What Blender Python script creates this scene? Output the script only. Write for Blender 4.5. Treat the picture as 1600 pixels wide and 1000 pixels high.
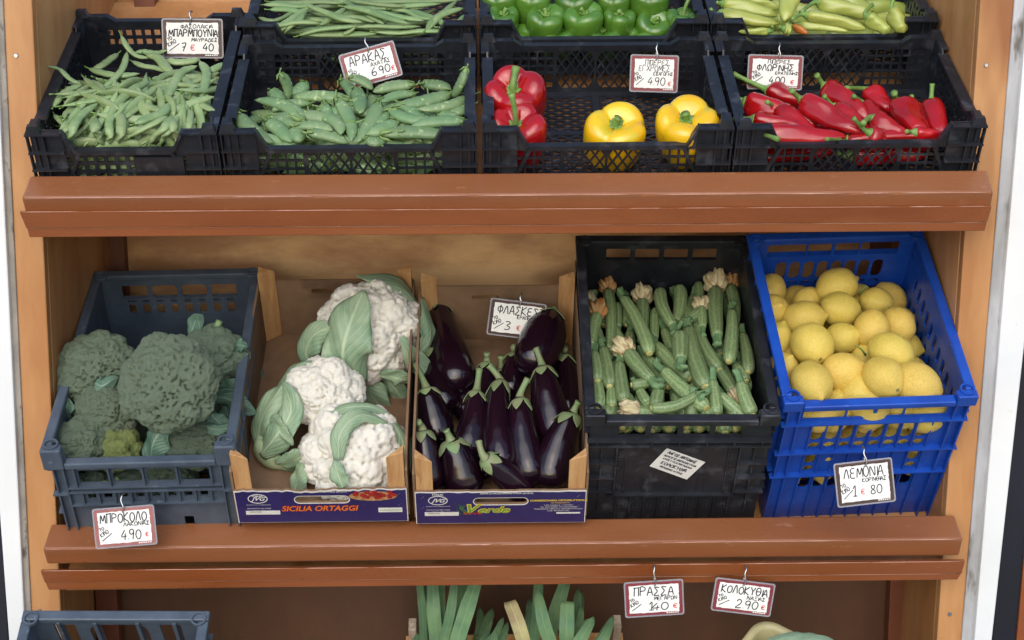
import bpy, bmesh, math, random
import numpy as np
from mathutils import Vector, Matrix, noise
from mathutils.geometry import delaunay_2d_cdt

for o in list(bpy.data.objects): bpy.data.objects.remove(o)
SC = bpy.context.scene
COL = SC.collection
R = math.radians
random.seed(11)

# ------------------------------------------------------------------ camera
F = 2300.0                                   # focal length in photo pixels (1600 wide)
PITCH, ROLL, YAW = R(11.1), R(-.45), R(-1.2)
cy, sy = math.cos(YAW), math.sin(YAW)
cp, sp = math.cos(PITCH), math.sin(PITCH)
cr, sr = math.cos(ROLL), math.sin(ROLL)
r0 = Vector((cy, sy, 0)); h0 = Vector((-sy, cy, 0))
f0 = h0 * cp - Vector((0, 0, 1)) * sp
u0 = h0 * sp + Vector((0, 0, 1)) * cp
RT = r0 * cr + u0 * sr; UP = u0 * cr - r0 * sr; FW = f0
cam = bpy.data.cameras.new('camera'); camo = bpy.data.objects.new('camera', cam); COL.objects.link(camo)
cam.sensor_width = 36; cam.lens = F / 1600 * 36; cam.clip_end = 200; cam.clip_start = .05
camo.matrix_world = Matrix(((RT.x, UP.x, -FW.x, 0), (RT.y, UP.y, -FW.y, 0), (RT.z, UP.z, -FW.z, 0), (0, 0, 0, 1)))
SC.camera = camo

# ------------------------------------------------------------------ light
W = bpy.data.worlds.new('World'); SC.world = W; W.use_nodes = True
wn = W.node_tree.nodes; wl = W.node_tree.links
sky = wn.new('ShaderNodeTexSky'); sky.sky_type = 'NISHITA'; sky.sun_disc = False
SUN_EL, SUN_AZ = R(33), R(190)               # azimuth clockwise from +Y: behind the viewer
sky.sun_elevation = SUN_EL; sky.sun_rotation = SUN_AZ
sky.dust_density = 1.5; sky.air_density = 1.0; sky.ozone_density = 1.0
bg = wn['Background']; bg.inputs['Strength'].default_value = .15
wl.new(sky.outputs[0], bg.inputs[0])
sl = bpy.data.lights.new('sun', 'SUN'); sl.energy = 1.15; sl.angle = R(70); sl.color = (1, .985, .965)
so = bpy.data.objects.new('sun', sl); COL.objects.link(so)
sd = Vector((math.sin(SUN_AZ) * math.cos(SUN_EL), math.cos(SUN_AZ) * math.cos(SUN_EL), math.sin(SUN_EL)))
so.rotation_euler = sd.to_track_quat('Z', 'Y').to_euler()
so.location = (0, -2, 4)
SC.view_settings.view_transform = 'Standard'; SC.view_settings.look = 'None'
SC.view_settings.exposure = .42; SC.view_settings.gamma = 1; SC.view_settings.use_curve_mapping = False
SC.render.engine = 'CYCLES'
SC.cycles.max_bounces = 8; SC.cycles.use_denoising = True

# ------------------------------------------------------------------ helpers
def ray(px, py): return FW + RT * ((px - 800) / F) - UP * ((py - 500) / F)
def atY(px, py, Y):
    d = ray(px, py); return d * (Y / d.y)
def onM(M, px, py, w=0., k=0., vmin=None):              # where the line of sight meets the local plane w + k*v of a crate
    Mi = M.inverted(); o = Mi.translation; d = Mi.to_3x3() @ ray(px, py)
    t = (w + k * o.y - o.z) / (d.z - k * d.y)
    q = o + d * t
    if vmin is not None and q.y < vmin: q = o + d * ((vmin - o.y) / d.y)   # stop at the inside of the front wall
    return M @ q

def link(o, parent=None):
    COL.objects.link(o)
    if parent: o.parent = parent
    return o
def tag(o, label=None, cat=None, group=None, kind=None):
    if label: o['label'] = label
    if cat: o['category'] = cat
    if group: o['group'] = group
    if kind: o['kind'] = kind
    return o
def empty(name, M=None, label=None, cat=None, group=None, kind=None):
    o = link(bpy.data.objects.new(name, None)); o.empty_display_size = .02
    if M is not None: o.matrix_world = M
    return tag(o, label, cat, group, kind)
def mesh(name, V, Fs, m=None, smooth=False, recalc=True, uv=None):
    me = bpy.data.meshes.new(name); me.from_pydata([tuple(v) for v in V], [], [tuple(f) for f in Fs])
    if uv is not None:
        l = me.uv_layers.new(name='UVMap')
        for lp in me.loops: l.data[lp.index].uv = uv[lp.vertex_index]
    if recalc:
        b = bmesh.new(); b.from_mesh(me); bmesh.ops.recalc_face_normals(b, faces=b.faces); b.to_mesh(me); b.free()
    if smooth: me.polygons.foreach_set('use_smooth', [True] * len(me.polygons))
    if m: me.materials.append(m)
    return me
def ob(name, me, parent=None, M=None):
    o = bpy.data.objects.new(name, me); link(o, parent)
    if M is not None: o.matrix_basis = M
    return o
def dup(root, M=None):
    c = root.copy(); COL.objects.link(c)
    for ch in root.children:
        d = ch.copy(); COL.objects.link(d); d.parent = c
        for g in ch.children:
            e = g.copy(); COL.objects.link(e); e.parent = d
    if M is not None: c.matrix_world = M
    return c

class MB:
    def __init__(s): s.V = []; s.F = []
    def add(s, V, Fs, M=None):
        n = len(s.V)
        for v in V: s.V.append((M @ Vector(v)) if M is not None else Vector(v))
        for f in Fs: s.F.append([i + n for i in f])
        return s
    def box(s, a, b, M=None):
        (x0, y0, z0), (x1, y1, z1) = a, b
        V = [(x0, y0, z0), (x1, y0, z0), (x1, y1, z0), (x0, y1, z0), (x0, y0, z1), (x1, y0, z1), (x1, y1, z1), (x0, y1, z1)]
        return s.add(V, [(0, 3, 2, 1), (4, 5, 6, 7), (0, 1, 5, 4), (1, 2, 6, 5), (2, 3, 7, 6), (3, 0, 4, 7)], M)
    def hexa(s, P): return s.add(P, [(0, 3, 2, 1), (4, 5, 6, 7), (0, 1, 5, 4), (1, 2, 6, 5), (2, 3, 7, 6), (3, 0, 4, 7)])
    def bar(s, p, q, w, t, up):                # straight bar of section w x t
        p, q, up = Vector(p), Vector(q), Vector(up); d = (q - p).normalized(); x = d.cross(up).normalized(); y = x.cross(d)
        V = [p + x * (i * w / 2) + y * (j * t / 2) for i, j in ((-1, -1), (1, -1), (1, 1), (-1, 1))] + [q + x * (i * w / 2) + y * (j * t / 2) for i, j in ((-1, -1), (1, -1), (1, 1), (-1, 1))]
        return s.hexa(V)
    def plate(s, outer, holes, t, M):          # flat plate (x,y) with holes, thickness t along +z
        loops = [outer] + holes
        P = []; E = []
        for l in loops:
            k = len(P); P += [Vector(p) for p in l]; E += [(k + i, k + (i + 1) % len(l)) for i in range(len(l))]
        vs, es, fs, *_ = delaunay_2d_cdt(P, E, [], 0, 1e-7)
        bbs = [(min(x for x, y in l), max(x for x, y in l), min(y for x, y in l), max(y for x, y in l), l) for l in loops]
        def inside(l, x, y):
            c = False; j = len(l) - 1
            for i in range(len(l)):
                (xi, yi), (xj, yj) = l[i], l[j]
                if (yi > y) != (yj > y) and x < (xj - xi) * (y - yi) / (yj - yi) + xi: c = not c
                j = i
            return c
        n = len(vs); keep = []; cnt = {}
        for f in fs:
            x = sum(vs[i].x for i in f) / 3; y = sum(vs[i].y for i in f) / 3
            par = sum(1 for bb in bbs if bb[0] < x < bb[1] and bb[2] < y < bb[3] and inside(bb[4], x, y))
            if par == 1:
                keep.append(f)
                for i in range(3):
                    e = (f[i], f[(i + 1) % 3]); cnt[e] = 1
        V = [(p.x, p.y, 0) for p in vs] + [(p.x, p.y, t) for p in vs]
        Fs = [tuple(f)[::-1] for f in keep] + [tuple(i + n for i in f) for f in keep]
        for a, b in cnt:
            if (b, a) not in cnt: Fs.append((a, b, b + n, a + n))
        return s.add(V, Fs, M)
    def tube(s, pts, rad, seg=8, flat=1., up=(0, 0, 1), caps=True):
        V, Fs = tube(pts, rad, seg, flat, up, caps); return s.add(V, Fs)
    def build(s, name, m, parent=None, smooth=False, bevel=0., M=None):
        o = ob(name, mesh(name, s.V, s.F, m, smooth), parent, M)
        if bevel:
            b = o.modifiers.new('bevel', 'BEVEL'); b.width = bevel; b.segments = 2; b.limit_method = 'ANGLE'; b.angle_limit = R(40)
        return o

def tube(pts, rad, seg=8, flat=1., up=(0, 0, 1), caps=True):
    """sweep: rad is one number, a list, or a list of (rx, ry)"""
    pts = [Vector(p) for p in pts]; n = len(pts)
    if not isinstance(rad, (list, tuple)): rad = [rad] * n
    V = []; Fs = []; up = Vector(up)
    for i, p in enumerate(pts):
        d = (pts[min(i + 1, n - 1)] - pts[max(i - 1, 0)]).normalized()
        x = up.cross(d)
        if x.length < 1e-3: x = Vector((1, 0.01, 0)).cross(d)
        x.normalize(); y = d.cross(x)
        up = y if i else y
        r = rad[i]; rx, ry = r if isinstance(r, (list, tuple)) else (r, r * flat)
        for k in range(seg):
            a = 2 * math.pi * k / seg; V.append(p + x * (rx * math.cos(a)) + y * (ry * math.sin(a)))
    for i in range(n - 1):
        for k in range(seg):
            a, b = i * seg + k, i * seg + (k + 1) % seg
            Fs.append((a, b, b + seg, a + seg))
    if caps:
        Fs.append(tuple(range(seg))[::-1]); Fs.append(tuple(range((n - 1) * seg, n * seg)))
    return V, Fs
def spline(P, n=14):                            # Catmull-Rom through the points
    P = [Vector(p) for p in P]
    if len(P) == 2: return [P[0].lerp(P[1], i / (n - 1)) for i in range(n)]
    Q = [P[0] * 2 - P[1]] + P + [P[-1] * 2 - P[-2]]; out = []
    m = len(P) - 1
    for i in range(n):
        t = i / (n - 1) * m; k = min(int(t), m - 1); t -= k
        a, b, c, d = Q[k:k + 4]
        out.append(.5 * ((2 * b) + (c - a) * t + (2 * a - 5 * b + 4 * c - d) * t * t + (3 * b - a - 3 * c + d) * t ** 3))
    return out
def interp(x, xs, ys):
    return float(np.interp(x, xs, ys))

# ------------------------------------------------------------------ materials
def srgb(r, g, b): return tuple(((c / 255) / 12.92 if c / 255 < .04045 else ((c / 255 + .055) / 1.055) ** 2.4) for c in (r, g, b))
MATS = {}
def speckle(m, c, scale, a, b, amt):
    N = m.node_tree.nodes; L = m.node_tree.links; B = N['Principled BSDF']; src = B.inputs['Base Color'].links[0].from_socket
    tc = N.new('ShaderNodeTexCoord'); n = N.new('ShaderNodeTexNoise'); n.inputs['Scale'].default_value = scale; n.inputs['Detail'].default_value = 2; L.new(tc.outputs['Object'], n.inputs[0])
    r = N.new('ShaderNodeMapRange'); r.inputs[1].default_value = a; r.inputs[2].default_value = b; r.inputs[4].default_value = amt; L.new(n.outputs[0], r.inputs[0])
    x = N.new('ShaderNodeMix'); x.data_type = 'RGBA'; L.new(r.outputs[0], x.inputs[0]); L.new(src, x.inputs[6]); x.inputs[7].default_value = (*c, 1); L.new(x.outputs[2], B.inputs['Base Color'])
def material(name, c1, c2=None, rough=.5, scale=20, stretch=(1, 1, 1), bump=0., bscale=None, vary=0., hue=0., spec=.5, coat=0., detail=4, lo=.35, hi=.65, c3=None, s3=60, t3=.62, transl=0., coords='Object', metal=0., sss=0., rvar=0.):
    if name in MATS: return MATS[name]
    m = bpy.data.materials.new(name); m.use_nodes = True; MATS[name] = m
    N = m.node_tree.nodes; L = m.node_tree.links; B = N['Principled BSDF']
    B.inputs['Roughness'].default_value = rough; B.inputs['Specular IOR Level'].default_value = spec
    B.inputs['Coat Weight'].default_value = coat; B.inputs['Coat Roughness'].default_value = .12; B.inputs['Metallic'].default_value = metal
    if sss: B.inputs['Subsurface Weight'].default_value = sss; B.inputs['Subsurface Radius'].default_value = (.004, .003, .002); B.inputs['Subsurface Scale'].default_value = 1
    tc = N.new('ShaderNodeTexCoord'); mp = N.new('ShaderNodeMapping'); mp.inputs['Scale'].default_value = stretch
    L.new(tc.outputs[coords], mp.inputs[0])
    oi = N.new('ShaderNodeObjectInfo')
    ad = N.new('ShaderNodeVectorMath'); ad.operation = 'ADD'; ml = N.new('ShaderNodeMath'); ml.operation = 'MULTIPLY'; ml.inputs[1].default_value = 37
    L.new(oi.outputs['Random'], ml.inputs[0]); L.new(mp.outputs[0], ad.inputs[0]); L.new(ml.outputs[0], ad.inputs[1])
    vec = ad.outputs[0]
    out = None
    def nz(sc, det=detail):
        n = N.new('ShaderNodeTexNoise'); n.inputs['Scale'].default_value = sc; n.inputs['Detail'].default_value = det; n.inputs['Roughness'].default_value = .6
        L.new(vec, n.inputs[0]); return n
    def ramp(src, a, b):
        r = N.new('ShaderNodeMapRange'); r.inputs[1].default_value = a; r.inputs[2].default_value = b; L.new(src, r.inputs[0]); return r.outputs[0]
    def mix(fac, a, b):
        x = N.new('ShaderNodeMix'); x.data_type = 'RGBA'; L.new(fac, x.inputs[0])
        for i, s in ((6, a), (7, b)):
            if isinstance(s, tuple): x.inputs[i].default_value = (*s, 1)
            else: L.new(s, x.inputs[i])
        return x.outputs[2]
    rgb = N.new('ShaderNodeRGB'); rgb.outputs[0].default_value = (*c1, 1); out = rgb.outputs[0]
    if c2: out = mix(ramp(nz(scale).outputs[0], lo, hi), c1, c2)
    if c3: out = mix(ramp(nz(s3, 3).outputs[0], t3, t3 + .1), out, c3)
    if vary or hue:
        h = N.new('ShaderNodeHueSaturation')
        a = N.new('ShaderNodeMapRange'); a.inputs[3].default_value = 1 - vary; a.inputs[4].default_value = 1 + vary; L.new(oi.outputs['Random'], a.inputs[0]); L.new(a.outputs[0], h.inputs['Value'])
        m2 = N.new('ShaderNodeMath'); m2.operation = 'MULTIPLY'; m2.inputs[1].default_value = 7.13; L.new(oi.outputs['Random'], m2.inputs[0])
        m3 = N.new('ShaderNodeMath'); m3.operation = 'FRACT'; L.new(m2.outputs[0], m3.inputs[0])
        b = N.new('ShaderNodeMapRange'); b.inputs[3].default_value = .5 - hue; b.inputs[4].default_value = .5 + hue; L.new(m3.outputs[0], b.inputs[0]); L.new(b.outputs[0], h.inputs['Hue'])
        L.new(out, h.inputs['Color']); out = h.outputs[0]
    L.new(out, B.inputs['Base Color'])
    if rvar:
        rr = N.new('ShaderNodeMapRange'); rr.inputs[3].default_value = max(.02, rough - rvar); rr.inputs[4].default_value = rough + rvar
        L.new(nz(scale * 1.7).outputs[0], rr.inputs[0]); rr.inputs[1].default_value = .3; rr.inputs[2].default_value = .7; L.new(rr.outputs[0], B.inputs['Roughness'])
    if bump:
        bp = N.new('ShaderNodeBump'); bp.inputs['Distance'].default_value = bump; bp.inputs['Strength'].default_value = 1
        L.new(nz(bscale or scale * 3).outputs[0], bp.inputs['Height']); L.new(bp.outputs[0], B.inputs['Normal'])
    if transl:
        t = N.new('ShaderNodeBsdfTranslucent'); L.new(out, t.inputs[0]); ms = N.new('ShaderNodeMixShader'); ms.inputs[0].default_value = transl
        L.new(B.outputs[0], ms.inputs[1]); L.new(t.outputs[0], ms.inputs[2]); L.new(ms.outputs[0], N['Material Output'].inputs[0])
    return m

PLY = material('varnished_plywood', srgb(194, 144, 94), srgb(168, 114, 66), .42, 9, (1.2, 1.2, .25), .0006, 60, detail=6, rvar=.12, c3=srgb(146, 92, 50), s3=5, t3=.6)
PLYB = material('back_plywood', srgb(228, 182, 124), srgb(178, 124, 74), .38, 5, (.7, 1, 1.8), .0006, 50, detail=5, lo=.4, hi=.6, rvar=.1, c3=srgb(146, 90, 46), s3=2.7, t3=.57)
BATT = material('dark_batten', srgb(120, 66, 38), srgb(100, 52, 28), .5, 14, (1, 1, .2), .0005, 60)
SHADEB = material('shade_darkened_board', srgb(96, 60, 32), srgb(78, 48, 25), .5, 7, (1, 1, .4), .0005, 60, c3=srgb(66, 40, 22), s3=5, t3=.6)  # brown board, the shade under the lower shelf put into its colour
PAINT = material('brown_paint', srgb(146, 93, 60), srgb(136, 84, 52), .3, 7, (.35, 1, 1), .0004, 90, detail=7, rvar=.13, c3=srgb(156, 108, 78), s3=70, t3=.66, spec=.6)
PAINT2 = material('brown_rail_paint', srgb(146, 84, 47), srgb(132, 73, 39), .26, 10, (.3, 1, 1), .0004, 70, detail=6, rvar=.1, spec=.6, c3=srgb(148, 90, 52), s3=4, t3=.55)
BLACKP = material('black_plastic', srgb(36, 39, 47), srgb(25, 28, 34), .42, 30, bump=.0002, bscale=300, c3=srgb(58, 61, 68), s3=22, t3=.57, vary=.12, rvar=.1)
SLATE = material('slate_blue_plastic', srgb(80, 92, 106), srgb(67, 78, 92), .42, 24, bump=.0002, bscale=240, c3=srgb(98, 110, 126), s3=50, t3=.64, rvar=.08)
BLUEP = material('bright_blue_plastic', srgb(26, 78, 178), srgb(18, 64, 158), .35, 20, bump=.0002, bscale=240, c3=srgb(56, 104, 196), s3=50, t3=.66, rvar=.08)
CARD = material('brown_cardboard', srgb(132, 104, 78), srgb(114, 88, 65), .85, 16, bump=.0003, bscale=200, c3=srgb(98, 76, 56), s3=8, t3=.6)
RAWW = material('raw_pine', srgb(204, 160, 108), srgb(178, 130, 82), .7, 30, (3, 3, .4), .0005, 120, c3=srgb(150, 102, 62), s3=18, t3=.62)
GREYW = material('weathered_wood', srgb(178, 162, 142), srgb(140, 124, 106), .8, 40, (3, 3, .4), .0005, 120)
WHITEP = material('white_painted_metal', srgb(226, 228, 228), srgb(218, 221, 222), .4, 6, c3=srgb(188, 188, 182), s3=45, t3=.72)
PEEL = material('peeling_grey_paint', srgb(190, 192, 196), srgb(150, 150, 150), .7, 16, (1, 1, .3), .001, 50, c3=srgb(104, 98, 92), s3=30, t3=.6)
PEELD = material('grey_weathered_edge', srgb(130, 124, 116), srgb(164, 156, 146), .8, 30, (1, 1, .4), .001, 70, c3=srgb(86, 80, 74), s3=60, t3=.6)
NAVY = material('dark_navy_paint', srgb(24, 26, 42), srgb(18, 19, 30), .4, 8, c3=srgb(60, 60, 70), s3=60, t3=.7)
STEEL = material('steel_wire', (.55, .55, .56), None, .28, metal=1.)
INK = material('black_ink', (.012, .012, .02), None, .6)

# ------------------------------------------------------------------ out-of-view pavement under the stall, added to bounce light upward
PAVE = material('pale_paving', srgb(150, 147, 141), srgb(130, 127, 121), .85, 3, c3=srgb(108, 105, 100), s3=9, t3=.6)
tag(MB().box((-6, -7, -1.6), (6, 6, -1.5)).build('pavement', PAVE), None, None, None, 'structure')

# ------------------------------------------------------------------ the wooden shelf unit
cab = empty('shelf_unit', Matrix.Translation((0, 2.4, -1.5)), 'varnished wooden display shelf unit with brown painted shelf fronts holding all the crates', 'display shelf')
CI = cab.matrix_world.inverted()
def part(mb, name, m, bevel=.0015): 
    return mb.build(name, m, cab, bevel=bevel, M=CI)
def strip(pxs, Y0, Y1, name, m, parent=None, ytop=-120, ybot=1150, bevel=.002, M=None):
    """upright board: pxs = (left x, right x) at photo rows 0 and 1000"""
    (a0, b0), (a1, b1) = pxs
    ex = lambda p, q, y: p + (q - p) * y / 1000
    P = []
    for y in (ybot, ytop):
        l = atY(ex(a0, a1, y), y, Y0); r = atY(ex(b0, b1, y), y, Y0)
        P += [l, r, Vector((r.x, Y1, r.z)), Vector((l.x, Y1, l.z))]
    return MB().hexa(P).build(name, m, parent, bevel=bevel, M=M)
YF = 2.42
strip(((4, 50), (50, 97)), YF, YF + .02, 'face_frame', PLY, cab, M=CI)
strip(((1532, 1585), (1464, 1502)), YF, YF + .02, 'face_frame', PLY, cab, M=CI)
iL0, iL1 = atY(50, 0, YF), atY(97, 1000, YF); iR0, iR1 = atY(1532, 0, YF), atY(1464, 1000, YF)
def side(p0, p1, s, name):
    d = p1 - p0; top = p0 - d * .12; bot = p1 + d * .15
    P = []
    for q in (bot, top):
        a, b = q.x, q.x + s * .018
        if s < 0: a, b = b, a
        P += [Vector((a, YF + .022, q.z)), Vector((b, YF + .022, q.z)), Vector((b, 3.05, q.z)), Vector((a, 3.05, q.z))]
    part(MB().hexa(P), name, PLY)
side(iL0, iL1, -1, 'side_panel'); side(iR0, iR1, 1, 'side_panel')
part(MB().box((-.76, 2.875, -.845), (.84, 2.89, -.262)), 'back_panel', PLYB)
part(MB().box((-.76, 2.66, -1.32), (.84, 2.675, -.86)), 'back_panel', SHADEB)
part(MB().box((-.735, 2.985, -.24), (.83, 3.0, .2)), 'back_panel', PLY)
for x in (-.712, .79):
    part(MB().box((x - .02, 2.845, -.83), (x + .02, 2.873, -.262)), 'batten', BATT)
    part(MB().box((x - .02, 2.63, -1.32), (x + .02, 2.658, -.9)), 'batten', BATT)
part(MB().box((-.67, 2.95, -.24), (-.63, 2.983, .2)), 'batten', BATT)
# sloping shelf boards under the crates
def board(Y0, Z0, tilt, depth, name):
    M = Matrix.Translation((0, Y0, Z0)) @ Matrix.Rotation(tilt, 4, 'X')
    part(MB().box((-.722, .0, -.02), (.80, depth, -.002), M), name, PLY)
TA = R(28.5)
board(2.338 + .112 * math.sin(TA) - .004, -.1485 - .112 * math.cos(TA) - .004, TA, .66, 'shelf_board')
board(2.41, -.925, R(32), .53, 'shelf_board')
CAB_BARS = []
WORN = material('worn_paint_edge', srgb(196, 150, 130), srgb(160, 104, 78), .5, 30, (.4, 1, 1))
def front_bar(name, L, Rr, m, bevel=.004):
    """profile corners (px,py,Y) at the left and the right end: back-top, front-top, front-bottom, back-bottom"""
    l = [atY(*p) for p in L]; r = [atY(*p) for p in Rr]
    q = part(MB().hexa([l[3], r[3], r[2], l[2], l[0], r[0], r[1], l[1]]), name, m, bevel)
    # paint worn pale along the front edge, broken here and there
    rr = random.Random(len(CAB_BARS)); CAB_BARS.append(q); mb = MB(); x = .004
    d = r[1] - l[1]; off = Vector((0, .0006, -.0008)) if bevel > .002 else Vector((0, .0005, -.0004)); rad = .0013 if bevel > .002 else .0009
    while x < .99:
        e = min(.996, x + rr.uniform(.03, .22)); n = 7
        mb.tube([l[1] + d * (x + (e - x) * i / (n - 1)) + off for i in range(n)], [rad * (rr.uniform(.6, 1.1) if 0 < i < n - 1 else .3) for i in range(n)], 6); x = e + rr.uniform(.0, .02)
    w = ob('worn_edge', mesh('worn_edge', mb.V, mb.F, WORN, True), q, None)
    return q
front_bar('shelf_lip', [(47, 274, 2.375), (33, 309, 2.328), (40, 334, 2.343), (50, 300, 2.392)], [(1542, 265, 2.375), (1553, 300, 2.328), (1548, 326, 2.343), (1540, 292, 2.392)], PAINT)
front_bar('price_rail', [(31, 329, 2.340), (30, 331, 2.326), (41, 357, 2.340), (43, 352, 2.356)], [(1549, 320, 2.340), (1550, 322, 2.326), (1543, 347, 2.340), (1541, 343, 2.356)], PAINT2, .0015)
front_bar('price_rail', [(41, 352, 2.356), (42, 356, 2.3425), (46, 371, 2.349), (48, 366, 2.365)], [(1543, 342, 2.356), (1542, 347, 2.3425), (1539, 361, 2.349), (1537, 356, 2.365)], PAINT2, .0015)
front_bar('shelf_lip', [(80, 818, 2.405), (66, 858, 2.352), (73, 882, 2.368), (84, 845, 2.420)], [(1491, 804, 2.405), (1505, 842, 2.352), (1499, 869, 2.368), (1488, 832, 2.420)], PAINT)
front_bar('price_rail', [(64, 889, 2.362), (63, 892, 2.344), (70, 911, 2.356), (72, 906, 2.374)], [(1507, 873, 2.362), (1508, 877, 2.344), (1503, 896, 2.356), (1501, 892, 2.374)], PAINT2, .0015)
front_bar('price_rail', [(71, 906, 2.372), (71, 910, 2.3585), (76, 922, 2.364), (78, 917, 2.38)], [(1502, 892, 2.372), (1502, 896, 2.3585), (1496, 906, 2.364), (1494, 901, 2.38)], PAINT2, .0015)
for x, y in ((25, 87), (1541, 102), (62, 955), (1484, 960)):
    p = atY(x, y, YF - .0005)
    mb = MB(); mb.tube([p, p + Vector((0, -.0015, 0))], [.0042, .003], 10); part(mb, 'screw', STEEL, 0)

# uprights beside the unit
def upright(pxs, Y0, Y1, name, m, label, cat, **k):
    return tag(strip(pxs, Y0, Y1, name, m, **k), label, cat)
upright(((-8, 4.5), (40, 50.5)), YF - .004, YF + .03, 'edge_trim', PEELD, 'narrow grey weathered trim strip between the white post and the left plywood frame', 'trim')
upright(((-60, -8.5), (14, 39.5)), YF - .012, YF + .05, 'white_post', WHITEP, 'white painted post at the left edge, beside the broccoli crate side', 'post')
upright(((-110, -30), (-70, 13)), YF + .06, YF + .08, 'dark_panel', NAVY, 'dark navy panel just left of the left white post', 'panel')
upright(((1585.5, 1606), (1502.5, 1522)), YF - .004, YF + .03, 'edge_trim', PEEL, 'pale cracked and peeling painted trim beside the right plywood frame', 'trim')
upright(((1606.5, 1660), (1522.5, 1550)), YF - .014, YF + .05, 'white_post', WHITEP, 'white painted post at the right edge with dirt specks', 'post')
upright(((1640, 1680), (1550.5, 1588)), YF + .06, YF + .08, 'dark_panel', NAVY, 'dark navy panel at the right edge behind the white post', 'panel')
upright(((1681, 1730), (1588.5, 1680)), YF + .055, YF + .08, 'brown_board', PAINT2, 'brown painted board at the far right bottom corner', 'board')

# ------------------------------------------------------------------ plastic crates
def XZ(v, w0=0, u0=0):   # plate plane (x,y)->(u,w) at depth v, thickness towards +v
    return Matrix(((1, 0, 0, u0), (0, 0, 1, v), (0, 1, 0, w0), (0, 0, 0, 1)))
def YZ(u):               # plate plane (x,y)->(v,w) at u, thickness towards +u
    return Matrix(((0, 0, 1, u), (1, 0, 0, 0), (0, 1, 0, 0), (0, 0, 0, 1)))
def XY(w):
    return Matrix(((1, 0, 0, 0), (0, 1, 0, 0), (0, 0, 1, w), (0, 0, 0, 1)))
def rect(x0, y0, x1, y1): return [(x0, y0), (x1, y0), (x1, y1), (x0, y1)]
def oval(cx, cy_, w, h, n=5, r=None):
    r = min(w, h) / 2 * .999 if r is None else r
    P = []
    for (sx, sy_, a0) in ((1, 1, 0), (-1, 1, 90), (-1, -1, 180), (1, -1, 270)):
        for i in range(n):
            a = R(a0 + 90 * i / (n - 1)); P.append((cx + sx * (w / 2 - r) + r * math.cos(a), cy_ + sy_ * (h / 2 - r) + r * math.sin(a)))
    Q = [P[0]]
    for p in P[1:]:
        if abs(p[0] - Q[-1][0]) + abs(p[1] - Q[-1][1]) > 1e-6: Q.append(p)
    return Q
def diamond(cx, cy_, w, h): return [(cx - w / 2, cy_), (cx, cy_ - h / 2), (cx + w / 2, cy_), (cx, cy_ + h / 2)]
def grid_sq(x0, x1, y0, y1, px, bar):
    n = max(1, round((x1 - x0) / px)); m = max(1, round((y1 - y0) / px)); dx, dy = (x1 - x0) / n, (y1 - y0) / m
    return [rect(x0 + i * dx + bar / 2, y0 + j * dy + bar / 2, x0 + (i + 1) * dx - bar / 2, y0 + (j + 1) * dy - bar / 2) for i in range(n) for j in range(m)]
def grid_di(x0, x1, y0, y1, px, py, bar):
    """diamond lattice cut to whole and half diamonds"""
    H = []; n = max(1, round((x1 - x0) / px)); m = max(1, round((y1 - y0) / py)); dx, dy = (x1 - x0) / n, (y1 - y0) / m
    w, h = dx - bar * 1.3, dy - bar * 1.3
    for j in range(2 * m + 1):
        for i in range(n + (j % 2 == 0)):
            c_x = x0 + (i + (.5 if j % 2 else 0)) * dx; c_y = y0 + j * dy / 2
            P = [(c_x - w / 2, c_y), (c_x, c_y - h / 2), (c_x + w / 2, c_y), (c_x, c_y + h / 2)]
            if c_x - w / 2 < x0 - 1e-6: P = [(c_x, c_y - h / 2), (c_x + w / 2, c_y), (c_x, c_y + h / 2)]
            if c_x + w / 2 > x1 + 1e-6: P = [(c_x - w / 2, c_y), (c_x, c_y - h / 2), (c_x, c_y + h / 2)]
            if c_y - h / 2 < y0 - 1e-6: P = [p for p in P if p[1] >= c_y - 1e-9]
            if c_y + h / 2 > y1 + 1e-6: P = [p for p in P if p[1] <= c_y + 1e-9]
            if len(P) >= 3: H.append(P)
    return H

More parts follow.
